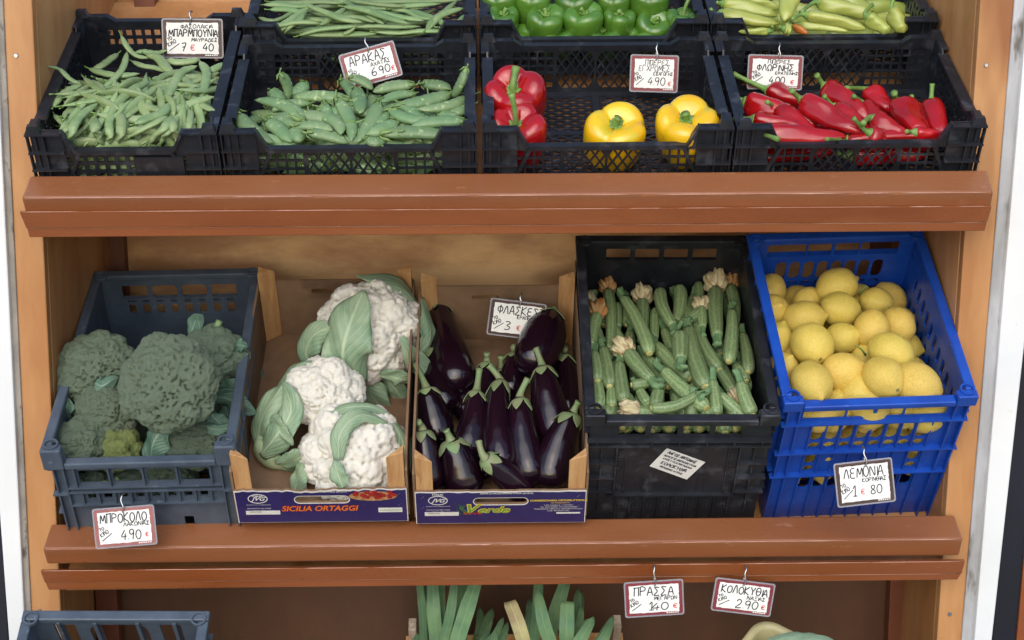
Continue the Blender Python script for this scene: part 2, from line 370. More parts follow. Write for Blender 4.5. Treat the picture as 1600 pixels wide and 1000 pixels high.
def shallow_crate(Wd, D, H, label, M, group, patch=False, name='shallow_crate'):
    t = empty(name, M, label, 'crate', group)
    T = .003; low = H * .62; c0, c1 = .055, .074
    def endwall(v, nm, solid):
        low = H * (.62 if solid else .84)
        out = [(.014, 0), (Wd - .014, 0), (Wd - .014, H - .006), (Wd - c0, H - .006), (Wd - c1, low), (c1, low), (c0, H - .006), (.014, H - .006)]
        a, b, y0, y1 = .022, Wd - .022, .012, low - .008
        third = (b - a) / 3.2 if Wd > .35 else 0
        xm0, xm1 = Wd / 2 - third / 1.6, Wd / 2 + third / 1.6
        if Wd > .35:
            Hs = grid_sq(a + .004, xm0 - .003, y0, y1, .0145, .0036) + grid_di(xm0 + .002, Wd / 2 - .002, y0, y1, .0185, .0215, .0030) + grid_di(Wd / 2 + .002, xm1 - .002, y0, y1, .0185, .0215, .0030) + grid_sq(xm1 + .003, b - .004, y0, y1, .0145, .0036)
        else:
            Hs = grid_sq(a + .012, b - .012, y0, y1 - .003, .0165, .0062)
            if solid: Hs = [h for h in Hs if not (.155 < h[0][0] < .235)]
            else: Hs = [h for h in Hs if h[0][1] > .046 or h[0][0] > .235]
        mb = MB(); mb.plate(out, Hs, T, XZ(v))
        # rim strip along the lowered middle, its sloped ends, and the upright ribs beside it
        o = -1 if v < D / 2 else 1
        vv = v + T / 2 + o * .004
        mb.box((c1, min(vv - .006, vv + .006), low - .005), (Wd - c1, max(vv - .006, vv + .006), low + .003))
        for s in (0, 1):
            X = lambda x: Wd - x if s else x
            mb.bar((X(c1), vv, low - .001), (X(c0), vv, H - .006), .012, .004, (0, 0, 1))
            mb.bar((X(c1 + .004), vv, low - .004), (X(c1 - .022), vv, .006), .006, .004, (0, 1, 0))
        mb.box((.014, min(vv - .004, vv + .004), 0), (Wd - .014, max(vv - .004, vv + .004), .005))
        mb.build(nm, BLACKP, t)
    endwall(.012, 'front_wall', True); endwall(D - .015, 'back_wall', False)
    for s, u in ((0, .010), (1, Wd - .013)):
        Hs = []
        n = int((D - .08) / .0165)
        for i in range(n):
            for j in range(4):
                x = .045 + i * (D - .09) / (n - 1); y = .018 + j * .019 + (.005 if i % 2 else 0)
                Hs.append(oval(x, y, .0075, .012, 2, .001))
        mb = MB(); mb.plate([(.014, 0), (D - .014, 0), (D - .014, H - .006), (D - .05, H - .006), (D - .06, H - .016), (.06, H - .016), (.05, H - .006), (.014, H - .006)], Hs, T, YZ(u))
        uc = u + T / 2
        mb.box((uc - .009, .056, H - .019), (uc + .009, D - .056, H - .013))
        mb.box((uc - .006, .014, 0), (uc + .006, D - .014, .005))
        mb.build('side_wall', BLACKP, t)
    mb = MB(); mb.plate(rect(.012, .012, Wd - .012, D - .012), grid_di(.03, Wd - .03, .03, D - .03, .027, .017, .0042), .003, XY(.0015))
    mb.box((Wd / 2 - .006, .02, .0005), (Wd / 2 + .006, D - .02, .0055)); mb.box((.02, D / 2 - .006, .0005), (Wd - .02, D / 2 + .006, .0055))
    mb.build('floor', BLACKP, t)
    for sx in (0, 1):
        for sv in (0, 1):
            X = lambda x: Wd - x if sx else x
            Y = lambda y: D - y if sv else y
            def bx(mb, a, b):
                x0, x1 = sorted((X(a[0]), X(b[0]))); y0, y1 = sorted((Y(a[1]), Y(b[1]))); mb.box((x0, y0, a[2]), (x1, y1, b[2]))
            mb = MB()
            bx(mb, (.0115, .006, 0), (.0155, .05, H - .008)); bx(mb, (.006, .0105, 0), (.056, .0135, H - .008))
            for w in (.004, .036, .068, H - .010):
                bx(mb, (0.0005, 0, w), (.057, .0145, w + .0028)); bx(mb, (0.0005, .0145, w + .0002), (.0145, .05, w + .0026))
            for x in (.001, .026): bx(mb, (x, .003, .001), (x + .0025, .0125, H - .009))
            # locating peg with a sloped top
            xa, xb = sorted((X(.002), X(.026))); ya, yb = sorted((Y(.002), Y(.016))); z = H - .0075
            mb.hexa([(xa, ya, z), (xb, ya, z), (xb, yb, z), (xa, yb, z), (xa + .004, ya + .003, z + .013), (xb - .004, ya + .003, z + .013), (xb - .004, yb - .003, z + .013), (xa + .004, yb - .003, z + .013)])
            mb.build('corner_post', BLACKP, t)
    if patch:
        MB().box((.163, .006, .014), (.242, .0115, low - .012)).build('label_plate', BLACKP, t)
    return t

def crateM(x, Y, Z, tilt, H, rz=0, du=0, dv=0, dw=0):
    n = Vector((0, -math.sin(tilt), math.cos(tilt)))
    return Matrix.Translation(Vector((x, Y, Z)) - n * H) @ Matrix.Rotation(tilt, 4, 'X') @ Matrix.Rotation(rz, 4, 'Z') @ Matrix.Translation((du, dv, dw))
HS = .112
A1 = R(28.55)
SG = 'shallow black crates on the upper shelf'
M1 = crateM(-.716, 2.336, -.1485, A1, HS)
M2 = crateM(-.4115, 2.338, -.1485, A1, HS)
M3 = crateM(.0035, 2.338, -.1485, A1, HS)
M4 = crateM(.4085, 2.338, -.1485, A1, HS)
M2b, M3b, M4b = [crateM(x, 2.338, -.1485, A1, HS, 0, 0, .312, .020) for x in (-.409, .001, .405)]
shallow_crate(.302, .4, HS, 'shallow black mesh crate at top left filled with flat green beans', M1, SG, True)
shallow_crate(.408, .3, HS, 'shallow black mesh crate full of fresh pea pods', M2, SG)
shallow_crate(.402, .3, HS, 'nearly empty black mesh crate holding two red and two yellow bell peppers', M3, SG)
shallow_crate(.402, .3, HS, 'shallow black mesh crate of long red peppers on the right', M4, SG)
shallow_crate(.407, .3, HS, 'black mesh crate of long runner beans behind the pea pod crate', M2b, SG)
shallow_crate(.402, .3, HS, 'black mesh crate of green bell peppers behind the red and yellow ones', M3b, SG)
shallow_crate(.402, .3, HS, 'black mesh crate of pale yellow-green peppers behind the long red ones', M4b, SG)

def deep_crate(Wd, D, H, M, mat, label, style, ext=0., dip=0., name='deep_crate'):
    t = empty(name, M, label, 'crate')
    T = .004; H0 = H
    def holes(front):
        Hs = []; cx = Wd / 2; H = H0 - (dip if front else 0)
        if style == 'lemon':
            y0, y1 = H - .047, H - .016
            Hs += [oval(cx - .085, (y0 + y1) / 2, .07, y1 - y0, 3, .004), oval(cx + .085, (y0 + y1) / 2, .07, y1 - y0, 3, .004), oval(cx - .025, (y0 + y1) / 2, .044, y1 - y0, 3, .004), oval(cx + .025, (y0 + y1) / 2, .044, y1 - y0, 3, .004)]
            n = 8
            for i in range(n):
                x = cx + (i - (n - 1) / 2) * .0255
                Hs.append(oval(x, H - .084, .0195, .046)); Hs.append(oval(x, H - .119, .0195, .017))
                if i in (0, n - 1) or not front: Hs.append(oval(x, H - .152, .0185, .040)); Hs.append(oval(x, H - .184, .0185, .016))
                Hs.append(oval(x, H - .222, .0190, .042))
        elif style == 'zucchini':
            for i in range(4):
                x = cx + (i - 1.5) * .053; Hs.append(oval(x, H - .034, .044, .028, 2, .002))
            if not front:
                for j in range(6):
                    for k in (-.082, -.075): Hs.append(rect(cx + k - .0015, H - .075 - j * .011, cx + k + .0015, H - .071 - j * .011))
        elif style == 'broccoli':
            for i in range(4):
                x = cx + (i - 1.5) * .0555; Hs.append(oval(x, H - .040, .047, .030, 3, .003 if i in (0, 3) else .008))
            for i in range(8):
                x = cx + (i - 3.5) * .0265; Hs.append(oval(x, H - .080, .013, .022, 3, .002))
                if not front: Hs.append(oval(x, H - .062, .013, .006, 3, .001))
            for i in (-1, 1): Hs.append(oval(cx + i * .06, H - .15, .016, .024, 3, .002))
        else:
            Hs += [oval(cx - .085, H - .056, .034, .075, 3, .002), oval(cx, H - .056, .094, .075, 4, .02), oval(cx + .085, H - .056, .034, .075, 3, .002)]
        return Hs
    def endwall(v, nm, front):
        H = H0 - (dip if front else 0)
        mb = MB(); mb.plate(rect(.012, -ext, Wd - .012, H - .003) if not (front and dip) else [(.012, -ext), (Wd - .012, -ext), (Wd - .012, H0 - .003), (Wd - .034, H0 - .003), (Wd - .036, H - .003), (.036, H - .003), (.034, H0 - .003), (.012, H0 - .003)], holes(front), T, XZ(v))
        s = -1 if front else 1; f = v if front else v + T
        def bx(x0, w0, x1, w1, d): mb.box((x0, min(f, f + s * d), w0), (x1, max(f, f + s * d), w1))
        if style == 'zucchini':
            for w in (H - .056, H - .068): bx(.006, w, Wd - .006, w + .003, .010)
            for i in range(7): bx(.02 + i * (Wd - .043) / 6, H - .066, .0225 + i * (Wd - .043) / 6, H - .055, .009)
            for x in (.055, Wd - .0575, .072, Wd - .0745): bx(x, .052, x + .0025, H - .068, .009 if x in (.055, Wd - .0575) else .003)
            for w in (H - .112, H - .150, H - .188): bx(.006, w, .0545, w + .003, .011); bx(Wd - .0545, w, Wd - .006, w + .003, .011)
            for x in (.03, Wd - .033): bx(x, .004, x + .003, H - .07, .006)
            bx(.045, .048, Wd - .045, .0515, .008)
            for sx in (.059, Wd - .071):
                for j in range(16):
                    for k in range(2): bx(sx + k * .006, .06 + j * .0078, sx + k * .006 + .0032, .0636 + j * .0078, .0015)
            for i in range(9):
                x = .062 + i * (Wd - .124) / 8; bx(x - .001, .003 - ext, x + .001, .047, .006)
                if i < 8:
                    for a in range(3):
                        for b in range(5): bx(x + .006 + a * .0065, .008 + b * .0078, x + .0092 + a * .0065, .0108 + b * .0078, .0015)
            for x in (.105, Wd - .12): # embossed hooks
                for d in (0, .012): bx(x + d, .055, x + d + .0015, .09, .0015)
                bx(x, .09, x + .0135, .0915, .0015)
        elif style == 'lemon':
            for w in (H - .052, H - .131, H - .196): bx(.004, w, Wd - .004, w + .003, .011)
            for i in range(9):
                x = Wd / 2 + (i - 4) * .0255; bx(x - .0012, .003 - ext, x + .0012, H - .052, .005)
            for x in (.010, .030, Wd - .012, Wd - .032): bx(x, .003 - ext, x + .0025, H - .012, .010)
        elif style == 'broccoli':
            for w in (H - .060, H - .070, H - .100): bx(.03, w, Wd - .03, w + .0025, .009)
            bx(.004, H - .072, .03, H - .069, .011); bx(Wd - .03, H - .072, Wd - .004, H - .069, .011)
            for i in range(5): x = Wd / 2 + (i - 2) * .0555; bx(x - .0012, H - .06, x + .0012, H - .012, .008)
            for i in range(9): x = Wd / 2 + (i - 4) * .0265; bx(x - .001, H - .1, x + .001, H - .07, .007)
            for x in (.012, .028, Wd - .014, Wd - .030): bx(x, .003 - ext, x + .0025, H - .008, .009)
        else:
            for i in (-1.5, -.55, .55, 1.5):
                x = Wd / 2 + i * .062; bx(x - .003, .003, x + .003, H - .01, .006)
                mb.box((x - .003, v - .004 if not front else v + T, .003), (x + .003, v if not front else v + T + .004, H - .01))
        mb.build(nm, mat, t)
    endwall(.012, 'front_wall', True); endwall(D - .012 - T, 'back_wall', False)
    for s, u in ((0, .010), (1, Wd - .010 - T)):
        Hs = []
        n = int((D - .12) / .026)
        for i in range(n):
            x = .07 + i * (D - .14) / (n - 1)
            if style == 'zucchini': continue
            for w in ((H - .075), (H - .13), (H - .185)):
                Hs.append(oval(x, w, .013, .038))
        mb = MB(); mb.plate(rect(.0125, -ext, D - .0125, H - .003), Hs, T, YZ(u))
        o = u if s == 0 else u + T; sg = -1 if s == 0 else 1
        for w in (.06, H - .055): mb.box((min(o, o + sg * .009), .013, w), (max(o, o + sg * .009), D - .013, w + .003))
        for i in range(6):
            y = .03 + i * (D - .063) / 5; mb.box((min(o, o + sg * .008), y, .064), (max(o, o + sg * .008), y + .003, H - .012))
        mb.build('side_wall', mat, t)
    mb = MB(); mb.plate(rect(.012, .012, Wd - .012, D - .012), grid_sq(.03, Wd - .03, .03, D - .03, .03, .01), .004, XY(.0005 - ext)); mb.build('floor', mat, t)
    # rim: a flange all round with a lip and the corner sockets
    mb = MB()
    if dip:
        mb.box((.034, 0, H - .012 - dip), (Wd - .034, .018, H - dip))
        for x0, x1 in ((0, .0335), (Wd - .0335, Wd)): mb.box((x0, 0, H - .012 - dip), (x1, .018, H))
    else: mb.box((0, 0, H - .012), (Wd, .018, H))
    mb.box((0, D - .018, H - .012), (Wd, D, H))
    mb.box((0, .0185, H - .012), (.017, D - .0185, H - .001)); mb.box((Wd - .017, .0185, H - .012), (Wd, D - .0185, H - .001))
    mb.build('rim', mat, t, bevel=.0025)
    for x in (.016, Wd - .016):
        for y in (.016, D - .016):
            a = [(x + .0125 * math.cos(i / 16 * 2 * math.pi), y + .0125 * math.sin(i / 16 * 2 * math.pi)) for i in range(16)]
            b = [(x + .0095 * math.cos(i / 16 * 2 * math.pi), y + .0095 * math.sin(i / 16 * 2 * math.pi)) for i in range(16)]
            mb = MB(); mb.plate(a, [b], .006, XY(H - .003)); mb.build('corner_socket', mat, t)
    return t
HZ, HL, HB = .262, .262, .215
MZ = crateM(.166, 2.302, -.6125, R(33.9), HZ, R(-.9))
ML = crateM(.4885, 2.301, -.5957, R(37.0), HL, R(1.66))
MBr = crateM(-.7155, 2.30, -.6588, R(27.5), HB, R(1.0))
pg = atY(36, 953, 2.25)
MG = Matrix.Translation(pg) @ Matrix.Rotation(R(38), 4, 'X') @ Matrix.Rotation(R(-1.2), 4, 'Z') @ Matrix.Translation((0, -.38, -.27))
zcrate = deep_crate(.318, .441, HZ, MZ, BLACKP, 'deep black crate of small zucchini with a white paper sticker on its front', 'zucchini', .05, .013)
deep_crate(.320, .392, HL, ML, BLUEP, 'bright blue plastic crate full of lemons', 'lemon', .09, .012)
deep_crate(.313, .488, HB, MBr, SLATE, 'slate blue plastic crate of broccoli on the middle shelf', 'broccoli', .045, .030)
deep_crate(.300, .38, .27, MG, SLATE, 'empty grey-blue plastic crate at the bottom left corner', 'grey')

# ------------------------------------------------------------------ produce materials
BEAN = material('flat_bean_skin', srgb(144, 165, 116), srgb(124, 149, 100), .42, 24, bump=.0002, bscale=140, vary=.16, hue=.012, c3=srgb(150, 170, 122), s3=70, t3=.6, sss=.15)
RUNNER = material('runner_bean_skin', srgb(132, 154, 104), srgb(112, 140, 88), .45, 24, bump=.0003, bscale=160, vary=.18, hue=.012, sss=.15)
POD = material('pea_pod_skin', srgb(124, 150, 106), srgb(104, 136, 92), .42, 20, bump=.0003, bscale=120, vary=.14, hue=.012, c3=srgb(168, 186, 132), s3=95, t3=.6, sss=.15)
CALYX = material('pale_green_calyx', srgb(132, 158, 96), srgb(104, 136, 72), .55, 60, bump=.0003, vary=.1)
STEMG = material('green_stem', srgb(124, 156, 82), srgb(98, 134, 60), .5, 50, bump=.0003, vary=.1)
TIPD = material('dry_tip', srgb(196, 190, 160), srgb(160, 146, 110), .8, 80)
REDP = material('red_pepper_skin', srgb(176, 20, 26), srgb(148, 12, 18), .2, 16, bump=.0008, bscale=28, vary=.1, coat=.5, rvar=.06, detail=2)
YELP = material('yellow_pepper_skin', srgb(236, 196, 30), srgb(230, 176, 20), .22, 18, bump=.0006, bscale=26, vary=.03, coat=.5, c3=srgb(206, 188, 40), s3=16, t3=.6, detail=2)
GRNP = material('green_pepper_skin', srgb(86, 128, 44), srgb(64, 106, 32), .22, 20, bump=.0005, bscale=26, vary=.12, coat=.5, detail=2)
PALP = material('pale_pepper_skin', srgb(166, 176, 88), srgb(150, 162, 74), .3, 16, bump=.0006, bscale=26, vary=.1, hue=.012, coat=.3, detail=2)
ORAP = material('orange_pepper_skin', srgb(196, 90, 40), srgb(160, 150, 70), .3, 22, coat=.3)
EGGP = material('aubergine_skin', (.007, .0022, .006), (.013, .0035, .009), .16, 12, bump=.0004, bscale=40, coat=.25, spec=.45, rvar=.06, vary=.2)
EGGC = material('aubergine_calyx', srgb(112, 140, 92), srgb(128, 130, 96), .6, 40, bump=.0006, bscale=90, vary=.1)
LEMN = material('lemon_skin', srgb(232, 208, 108), srgb(220, 186, 76), .36, 14, bump=.0008, bscale=240, vary=.12, hue=.007, c3=srgb(206, 190, 98), s3=18, t3=.6, sss=.1, coat=.12)
NAVEL = material('lemon_button', srgb(134, 128, 84), srgb(112, 100, 60), .7, 80)
ZUCS = material('zucchini_stem', srgb(110, 140, 96), srgb(86, 120, 80), .6, 60, (3, 3, .5), .0004, 80, vary=.1)
ZCUT = material('zucchini_cut_end', srgb(184, 180, 116), srgb(150, 148, 84), .7, 90)
FLOW = material('withered_flower', srgb(218, 206, 164), srgb(146, 112, 66), .75, 40, (3, 3, .6), .001, 80, lo=.45, hi=.7, vary=.1, transl=.2)
FLOWO = material('orange_flower', srgb(184, 118, 52), srgb(186, 160, 112), .75, 40, (3, 3, .6), .001, 80, vary=.1, transl=.2)
CURD = material('cauliflower_curd', srgb(250, 247, 237), srgb(243, 237, 220), .7, 60, bump=.0012, bscale=330, sss=.25, detail=3)
CAULF = material('cauliflower_stalk', srgb(190, 204, 164), srgb(160, 184, 140), .5, 30, (1, 1, .4), .0004, 80)
BROC = material('broccoli_buds', srgb(152, 176, 146), srgb(166, 184, 158), .8, 40, vary=.2, hue=.015, c3=srgb(186, 196, 138), s3=14, t3=.6)
BROCY = material('yellowing_broccoli_buds', srgb(168, 190, 132), srgb(206, 214, 110), .8, 34, c3=srgb(168, 178, 70), s3=30, t3=.6)
BSTK = material('broccoli_stalk', srgb(126, 152, 104), srgb(104, 134, 90), .55, 40, (1, 1, .4), .0004, 90)
CABB = material('pale_cabbage_skin', srgb(170, 200, 164), srgb(150, 184, 150), .5, 12, bump=.0006, bscale=40)
TUBP = material('yellow_tub_plastic', srgb(216, 206, 160), srgb(204, 190, 136), .4, 10, transl=.2)

def zuc_material():
    m = bpy.data.materials.new('zucchini_skin'); m.use_nodes = True; N = m.node_tree.nodes; L = m.node_tree.links; B = N['Principled BSDF']
    B.inputs['Roughness'].default_value = .4
    tc = N.new('ShaderNodeTexCoord'); oi = N.new('ShaderNodeObjectInfo')
    sep = N.new('ShaderNodeSeparateXYZ'); L.new(tc.outputs['UV'], sep.inputs[0])
    w = N.new('ShaderNodeMath'); w.operation = 'SINE'; ml = N.new('ShaderNodeMath'); ml.operation = 'MULTIPLY'; ml.inputs[1].default_value = 2 * math.pi * 9
    L.new(sep.outputs[0], ml.inputs[0])
    nz = N.new('ShaderNodeTexNoise'); nz.inputs['Scale'].default_value = 60; nz.inputs['Detail'].default_value = 3; L.new(tc.outputs['Object'], nz.inputs[0])
    ad = N.new('ShaderNodeMath'); ad.operation = 'MULTIPLY_ADD'; ad.inputs[1].default_value = 5; L.new(nz.outputs[0], ad.inputs[0]); L.new(ml.outputs[0], ad.inputs[2]); L.new(ad.outputs[0], w.inputs[0])
    sp = N.new('ShaderNodeTexNoise'); sp.inputs['Scale'].default_value = 330; sp.inputs['Detail'].default_value = 2; L.new(tc.outputs['Object'], sp.inputs[0])
    def mr(src, a, b, c=0, d=1):
        r = N.new('ShaderNodeMapRange'); L.new(src, r.inputs[0]); r.inputs[1].default_value = a; r.inputs[2].default_value = b; r.inputs[3].default_value = c; r.inputs[4].default_value = d; return r.outputs[0]
    def mix(f, a, b):
        x = N.new('ShaderNodeMix'); x.data_type = 'RGBA'; L.new(f, x.inputs[0])
        for i, s in ((6, a), (7, b)):
            if isinstance(s, tuple): x.inputs[i].default_value = (*s, 1)
            else: L.new(s, x.inputs[i])
        return x.outputs[2]
    c = mix(mr(w.outputs[0], -.4, 1., .1, .9), srgb(102, 126, 82), srgb(134, 152, 106))
    c = mix(mr(sp.outputs[0], .55, .68, 0, .7), c, srgb(158, 176, 126))
    lg = N.new('ShaderNodeTexNoise'); lg.inputs['Scale'].default_value = 26; L.new(tc.outputs['Object'], lg.inputs[0])
    c = mix(mr(lg.outputs[0], .55, .7, 0, .6), c, srgb(92, 116, 72))
    h = N.new('ShaderNodeHueSaturation'); L.new(c, h.inputs['Color']); L.new(mr(oi.outputs['Random'], 0, 1, .8, 1.2), h.inputs['Value'])
    L.new(h.outputs[0], B.inputs['Base Color'])
    bp = N.new('ShaderNodeBump'); bp.inputs['Distance'].default_value = .0005; L.new(nz.outputs[0], bp.inputs['Height']); L.new(bp.outputs[0], B.inputs['Normal'])
    return m
ZUC = zuc_material()
def leaf_material(name, c1, c2, vein, rough=.5, nv=9.):
    m = bpy.data.materials.new(name); m.use_nodes = True; N = m.node_tree.nodes; L = m.node_tree.links; B = N['Principled BSDF']
    B.inputs['Roughness'].default_value = rough
    tc = N.new('ShaderNodeTexCoord'); sep = N.new('ShaderNodeSeparateXYZ'); L.new(tc.outputs['UV'], sep.inputs[0])
    def math_(op, a, b=None, c=None):
        n = N.new('ShaderNodeMath'); n.operation = op
        for i, s in enumerate((a, b, c)):
            if s is None: continue
            if isinstance(s, (int, float)): n.inputs[i].default_value = s
            else: L.new(s, n.inputs[i])
        return n.outputs[0]
    def mr(src, a, b, c=0, d=1):
        r = N.new('ShaderNodeMapRange'); L.new(src, r.inputs[0]); r.inputs[1].default_value = a; r.inputs[2].default_value = b; r.inputs[3].default_value = c; r.inputs[4].default_value = d; return r.outputs[0]
    def mix(f, a, b):
        x = N.new('ShaderNodeMix'); x.data_type = 'RGBA'; L.new(f, x.inputs[0])
        for i, s in ((6, a), (7, b)):
            if isinstance(s, tuple): x.inputs[i].default_value = (*s, 1)
            else: L.new(s, x.inputs[i])
        return x.outputs[2]
    nz = N.new('ShaderNodeTexNoise'); nz.inputs['Scale'].default_value = 30; nz.inputs['Detail'].default_value = 4; L.new(tc.outputs['Object'], nz.inputs[0])
    c = mix(mr(nz.outputs[0], .35, .65), c1, c2)
    d = math_('ABSOLUTE', math_('SUBTRACT', sep.outputs[0], .5))
    # side veins: bands running obliquely from the midrib
    t = math_('SUBTRACT', math_('MULTIPLY', sep.outputs[1], nv), math_('MULTIPLY', d, nv * .75))
    if nv == 0: t = math_('MULTIPLY', sep.outputs[0], 17.)     # leek: veins run along the blade
    else: t = math_('ADD', t, math_('MULTIPLY', nz.outputs[0], .5))
    v = math_('ABSOLUTE', math_('SUBTRACT', math_('FRACT', t), .5))
    c = mix(mr(v, .0, .08, .6, 0), c, vein)
    c = mix(mr(d, .012, .045, .9, 0), c, vein)
    L.new(c, B.inputs['Base Color'])
    bp = N.new('ShaderNodeBump'); bp.inputs['Distance'].default_value = .001; L.new(v, bp.inputs['Height']); L.new(bp.outputs[0], B.inputs['Normal'])
    tr = N.new('ShaderNodeBsdfTranslucent'); L.new(c, tr.inputs[0]); ms = N.new('ShaderNodeMixShader'); ms.inputs[0].default_value = .15
    L.new(B.outputs[0], ms.inputs[1]); L.new(tr.outputs[0], ms.inputs[2]); L.new(ms.outputs[0], N['Material Output'].inputs[0])
    return m
CLEAF = leaf_material('cauliflower_leaf', srgb(156, 178, 144), srgb(128, 158, 126), srgb(184, 202, 166))
BLEAF = leaf_material('broccoli_leaf', srgb(98, 130, 110), srgb(80, 112, 94), srgb(142, 168, 146))
LEEK = leaf_material('leek_leaf', srgb(122, 156, 108), srgb(96, 134, 98), srgb(134, 166, 120), .4, 0.)
LEEKY = leaf_material('withered_leek_leaf', srgb(196, 190, 130), srgb(170, 150, 110), srgb(200, 196, 150), .5, 0.)

# ------------------------------------------------------------------ produce shapes (local Z from stem end to tip)
def axis_M(A, B, up, L0, ws=1., roll=0.):
    z = B - A; l = z.length; z = z / l
    y = (up - z * up.dot(z)).normalized(); x = y.cross(z)
    M = Matrix(((x.x, y.x, z.x, A.x), (x.y, y.y, z.y, A.y), (x.z, y.z, z.z, A.z), (0, 0, 0, 1)))
    return M @ Matrix.Rotation(roll, 4, 'Z') @ Matrix.Diagonal((ws, ws, l / L0, 1))
def sweep_mesh(name, path, prof, seg, m, shape=None, flat=1., uv=False):
    """smooth body: prof(t)->radius, shape(a,t)->factor"""
    n = len(path); V = []; Fs = []; UV = []
    up = Vector((0, 1, 0))
    for i, p in enumerate(path):
        d = (path[min(i + 1, n - 1)] - path[max(i - 1, 0)]).normalized()
        x = up.cross(d).normalized(); y = d.cross(x); t = i / (n - 1); r = prof(t)
        for k in range(seg):
            a = 2 * math.pi * k / seg; q = r * (shape(a, t) if shape else 1)
            V.append(p + x * (q * math.cos(a)) + y * (q * flat * math.sin(a))); UV.append((k / seg, t))
    for i in range(n - 1):
        for k in range(seg): Fs.append((i * seg + k, i * seg + (k + 1) % seg, (i + 1) * seg + (k + 1) % seg, (i + 1) * seg + k))
    Fs.append(tuple(range(seg))[::-1]); Fs.append(tuple(range((n - 1) * seg, n * seg)))
    return mesh(name, V, Fs, m, True, uv=UV if uv else None)
def bent(L, bend, n, s=0., p=.5):
    """path along Z bowed sideways in X by bend"""
    return [Vector((bend * 4 * t * (1 - t) + s * math.sin(6.28 * t), 0, L * t)) for t in [i / (n - 1) for i in range(n)]]
cosp = lambda t: math.sqrt(max(0, 1 - t * t))

def bean_mesh(L, hw, bend, seed, s=0.):
    rr = random.Random(seed); ph = rr.random() * 6; hw *= .86
    xs = [0, .03, .09, .2, .5, .8, .92, .97, 1]; ys = [.12, .2, .62, .95, 1, .92, .6, .22, .06]
    prof = lambda t: hw * interp(t, xs, ys)
    def sh(a, t): return (1 + .10 * math.sin(38 * t + ph) * abs(math.sin(a)))
    return sweep_mesh('flat_bean', bent(L, bend, 22, s), prof, 12, BEAN, sh, .56)
def pod_mesh(L, hw, bend, seed):
    rr = random.Random(seed); ph = rr.random() * 6
    xs = [0, .05, .15, .3, .6, .82, .93, 1]; ys = [.16, .5, .86, 1, 1, .8, .45, .06]
    prof = lambda t: hw * interp(t, xs, ys)
    def sh(a, t): return 1 + .07 * math.sin(42 * t + ph) * abs(math.sin(a)) + .05 * (abs(math.cos(a)) > .98)
    return sweep_mesh('pea_pod', bent(L, bend, 20), prof, 12, POD, sh, .62)
def calyx_mesh(r, seed):
    rr = random.Random(seed); mb = MB()
    mb.tube(spline([(0, 0, .002), (.001, 0, -.006), (rr.uniform(-.006, .006), rr.uniform(-.004, .004), -.016)], 5), [.0022, .0018, .0016, .0014, .0016], 6)
    for i in range(4):
        a = i * 1.57 + rr.random(); c, s = math.cos(a), math.sin(a)
        mb.tube([(0, 0, -.003), (c * r * .8, s * r * .5, .001), (c * r * 1.0, s * r * .75, .010), (c * r * 1.35, s * r * 1.1, .016)], [.001, .0032, .0024, .0004], 5, .35)
    return mesh('calyx', mb.V, mb.F, CALYX, True)

def heap_place(M, u, v, w, yaw, tilt, roll, name_root, L0, sc=1., wsc=1.):
    d = Vector((math.cos(yaw) * math.cos(tilt), math.sin(yaw) * math.cos(tilt), math.sin(tilt)))
    A = Vector((u, v, w)) - d * (L0 * sc / 2); B = Vector((u, v, w)) + d * (L0 * sc / 2)
    n = M.to_3x3() @ Vector((0, 0, 1))
    return axis_M(M @ A, M @ B, n, L0, wsc, roll)

# ------------------------------------------------------------------ flat green beans (top left crate)
BG = 'flat green beans heaped in the top left crate'
LB = 'flat green bean lying in the tangled heap in the top left crate'
bproto = []
for i, (L, hw, b, s) in enumerate([(.13, .0085, .010, 0), (.145, .009, -.014, .002), (.12, .008, .004, 0), (.15, .0085, .022, 0), (.11, .009, -.006, .003), (.14, .0075, .030, .0), (.125, .0095, .012, -.002)]):
    o = ob('flat_bean', bean_mesh(L, hw, b, i)); tip = MB()
    tip.tube([(0, 0, .001), (.0005, 0, -.004), (.002, 0, -.009)], [.0014, .0012, .0016], 6)
    bproto.append((tip, o, L))
_bk = {}
def put_bean(k, M, label=LB):
    tip, o, L = bproto[k]
    if k not in _bk: _bk[k] = 1; c = o; c.matrix_world = M; tip.build('stem_tip', STEMG, c, True)
    else: c = dup(o, M)
    return tag(c, label, 'bean', BG)
rb = random.Random(5)
def bean_surf(u, v):   # height of the heap above the crate floor
    e = min(1, (u - .012) / .05, (.29 - u) / .03); 
    return interp(v, [.0, .03, .06, .10, .17, .235, .29], [.055, .075, .092, .100, .094, .066, .0]) * (.55 + .45 * max(0, e) ** .5)
nb = 0
for layer in range(7):
    for _ in range(54):
        v = rb.uniform(.03, .25); u = rb.uniform(.045, .262)
        top = bean_surf(u, v); w = top - .004 - layer * .0125 + rb.uniform(-.004, .004)
        if w < .008: continue
        if layer > 1 and rb.random() < .3 and v > .1: continue
        yaw = rb.choice([rb.gauss(-1.2, .5), rb.gauss(.5, .7), rb.uniform(0, 6.28)])
        if v < .07: yaw = rb.gauss(-1.45, .45)
        k = rb.randrange(7); L = bproto[k][2]; sc = rb.uniform(.72, 1.0)
        # keep the ends inside the crate
        du, dv = abs(math.cos(yaw)) * L * sc / 2, abs(math.sin(yaw)) * L * sc / 2
        u = min(max(u, .018 + du), .284 - du); v = min(max(v, .018 + dv), .262 - dv * .6)
        gr = (bean_surf(u, v + .02) - bean_surf(u, v - .02)) / .04
        put_bean(k, heap_place(M1, u, v, w, yaw, math.atan(gr * math.sin(yaw)) + rb.gauss(0, .10), rb.gauss(0, .5) + (1.5 if rb.random() < .12 else 0), None, L, sc, rb.uniform(.85, 1.1))); nb += 1
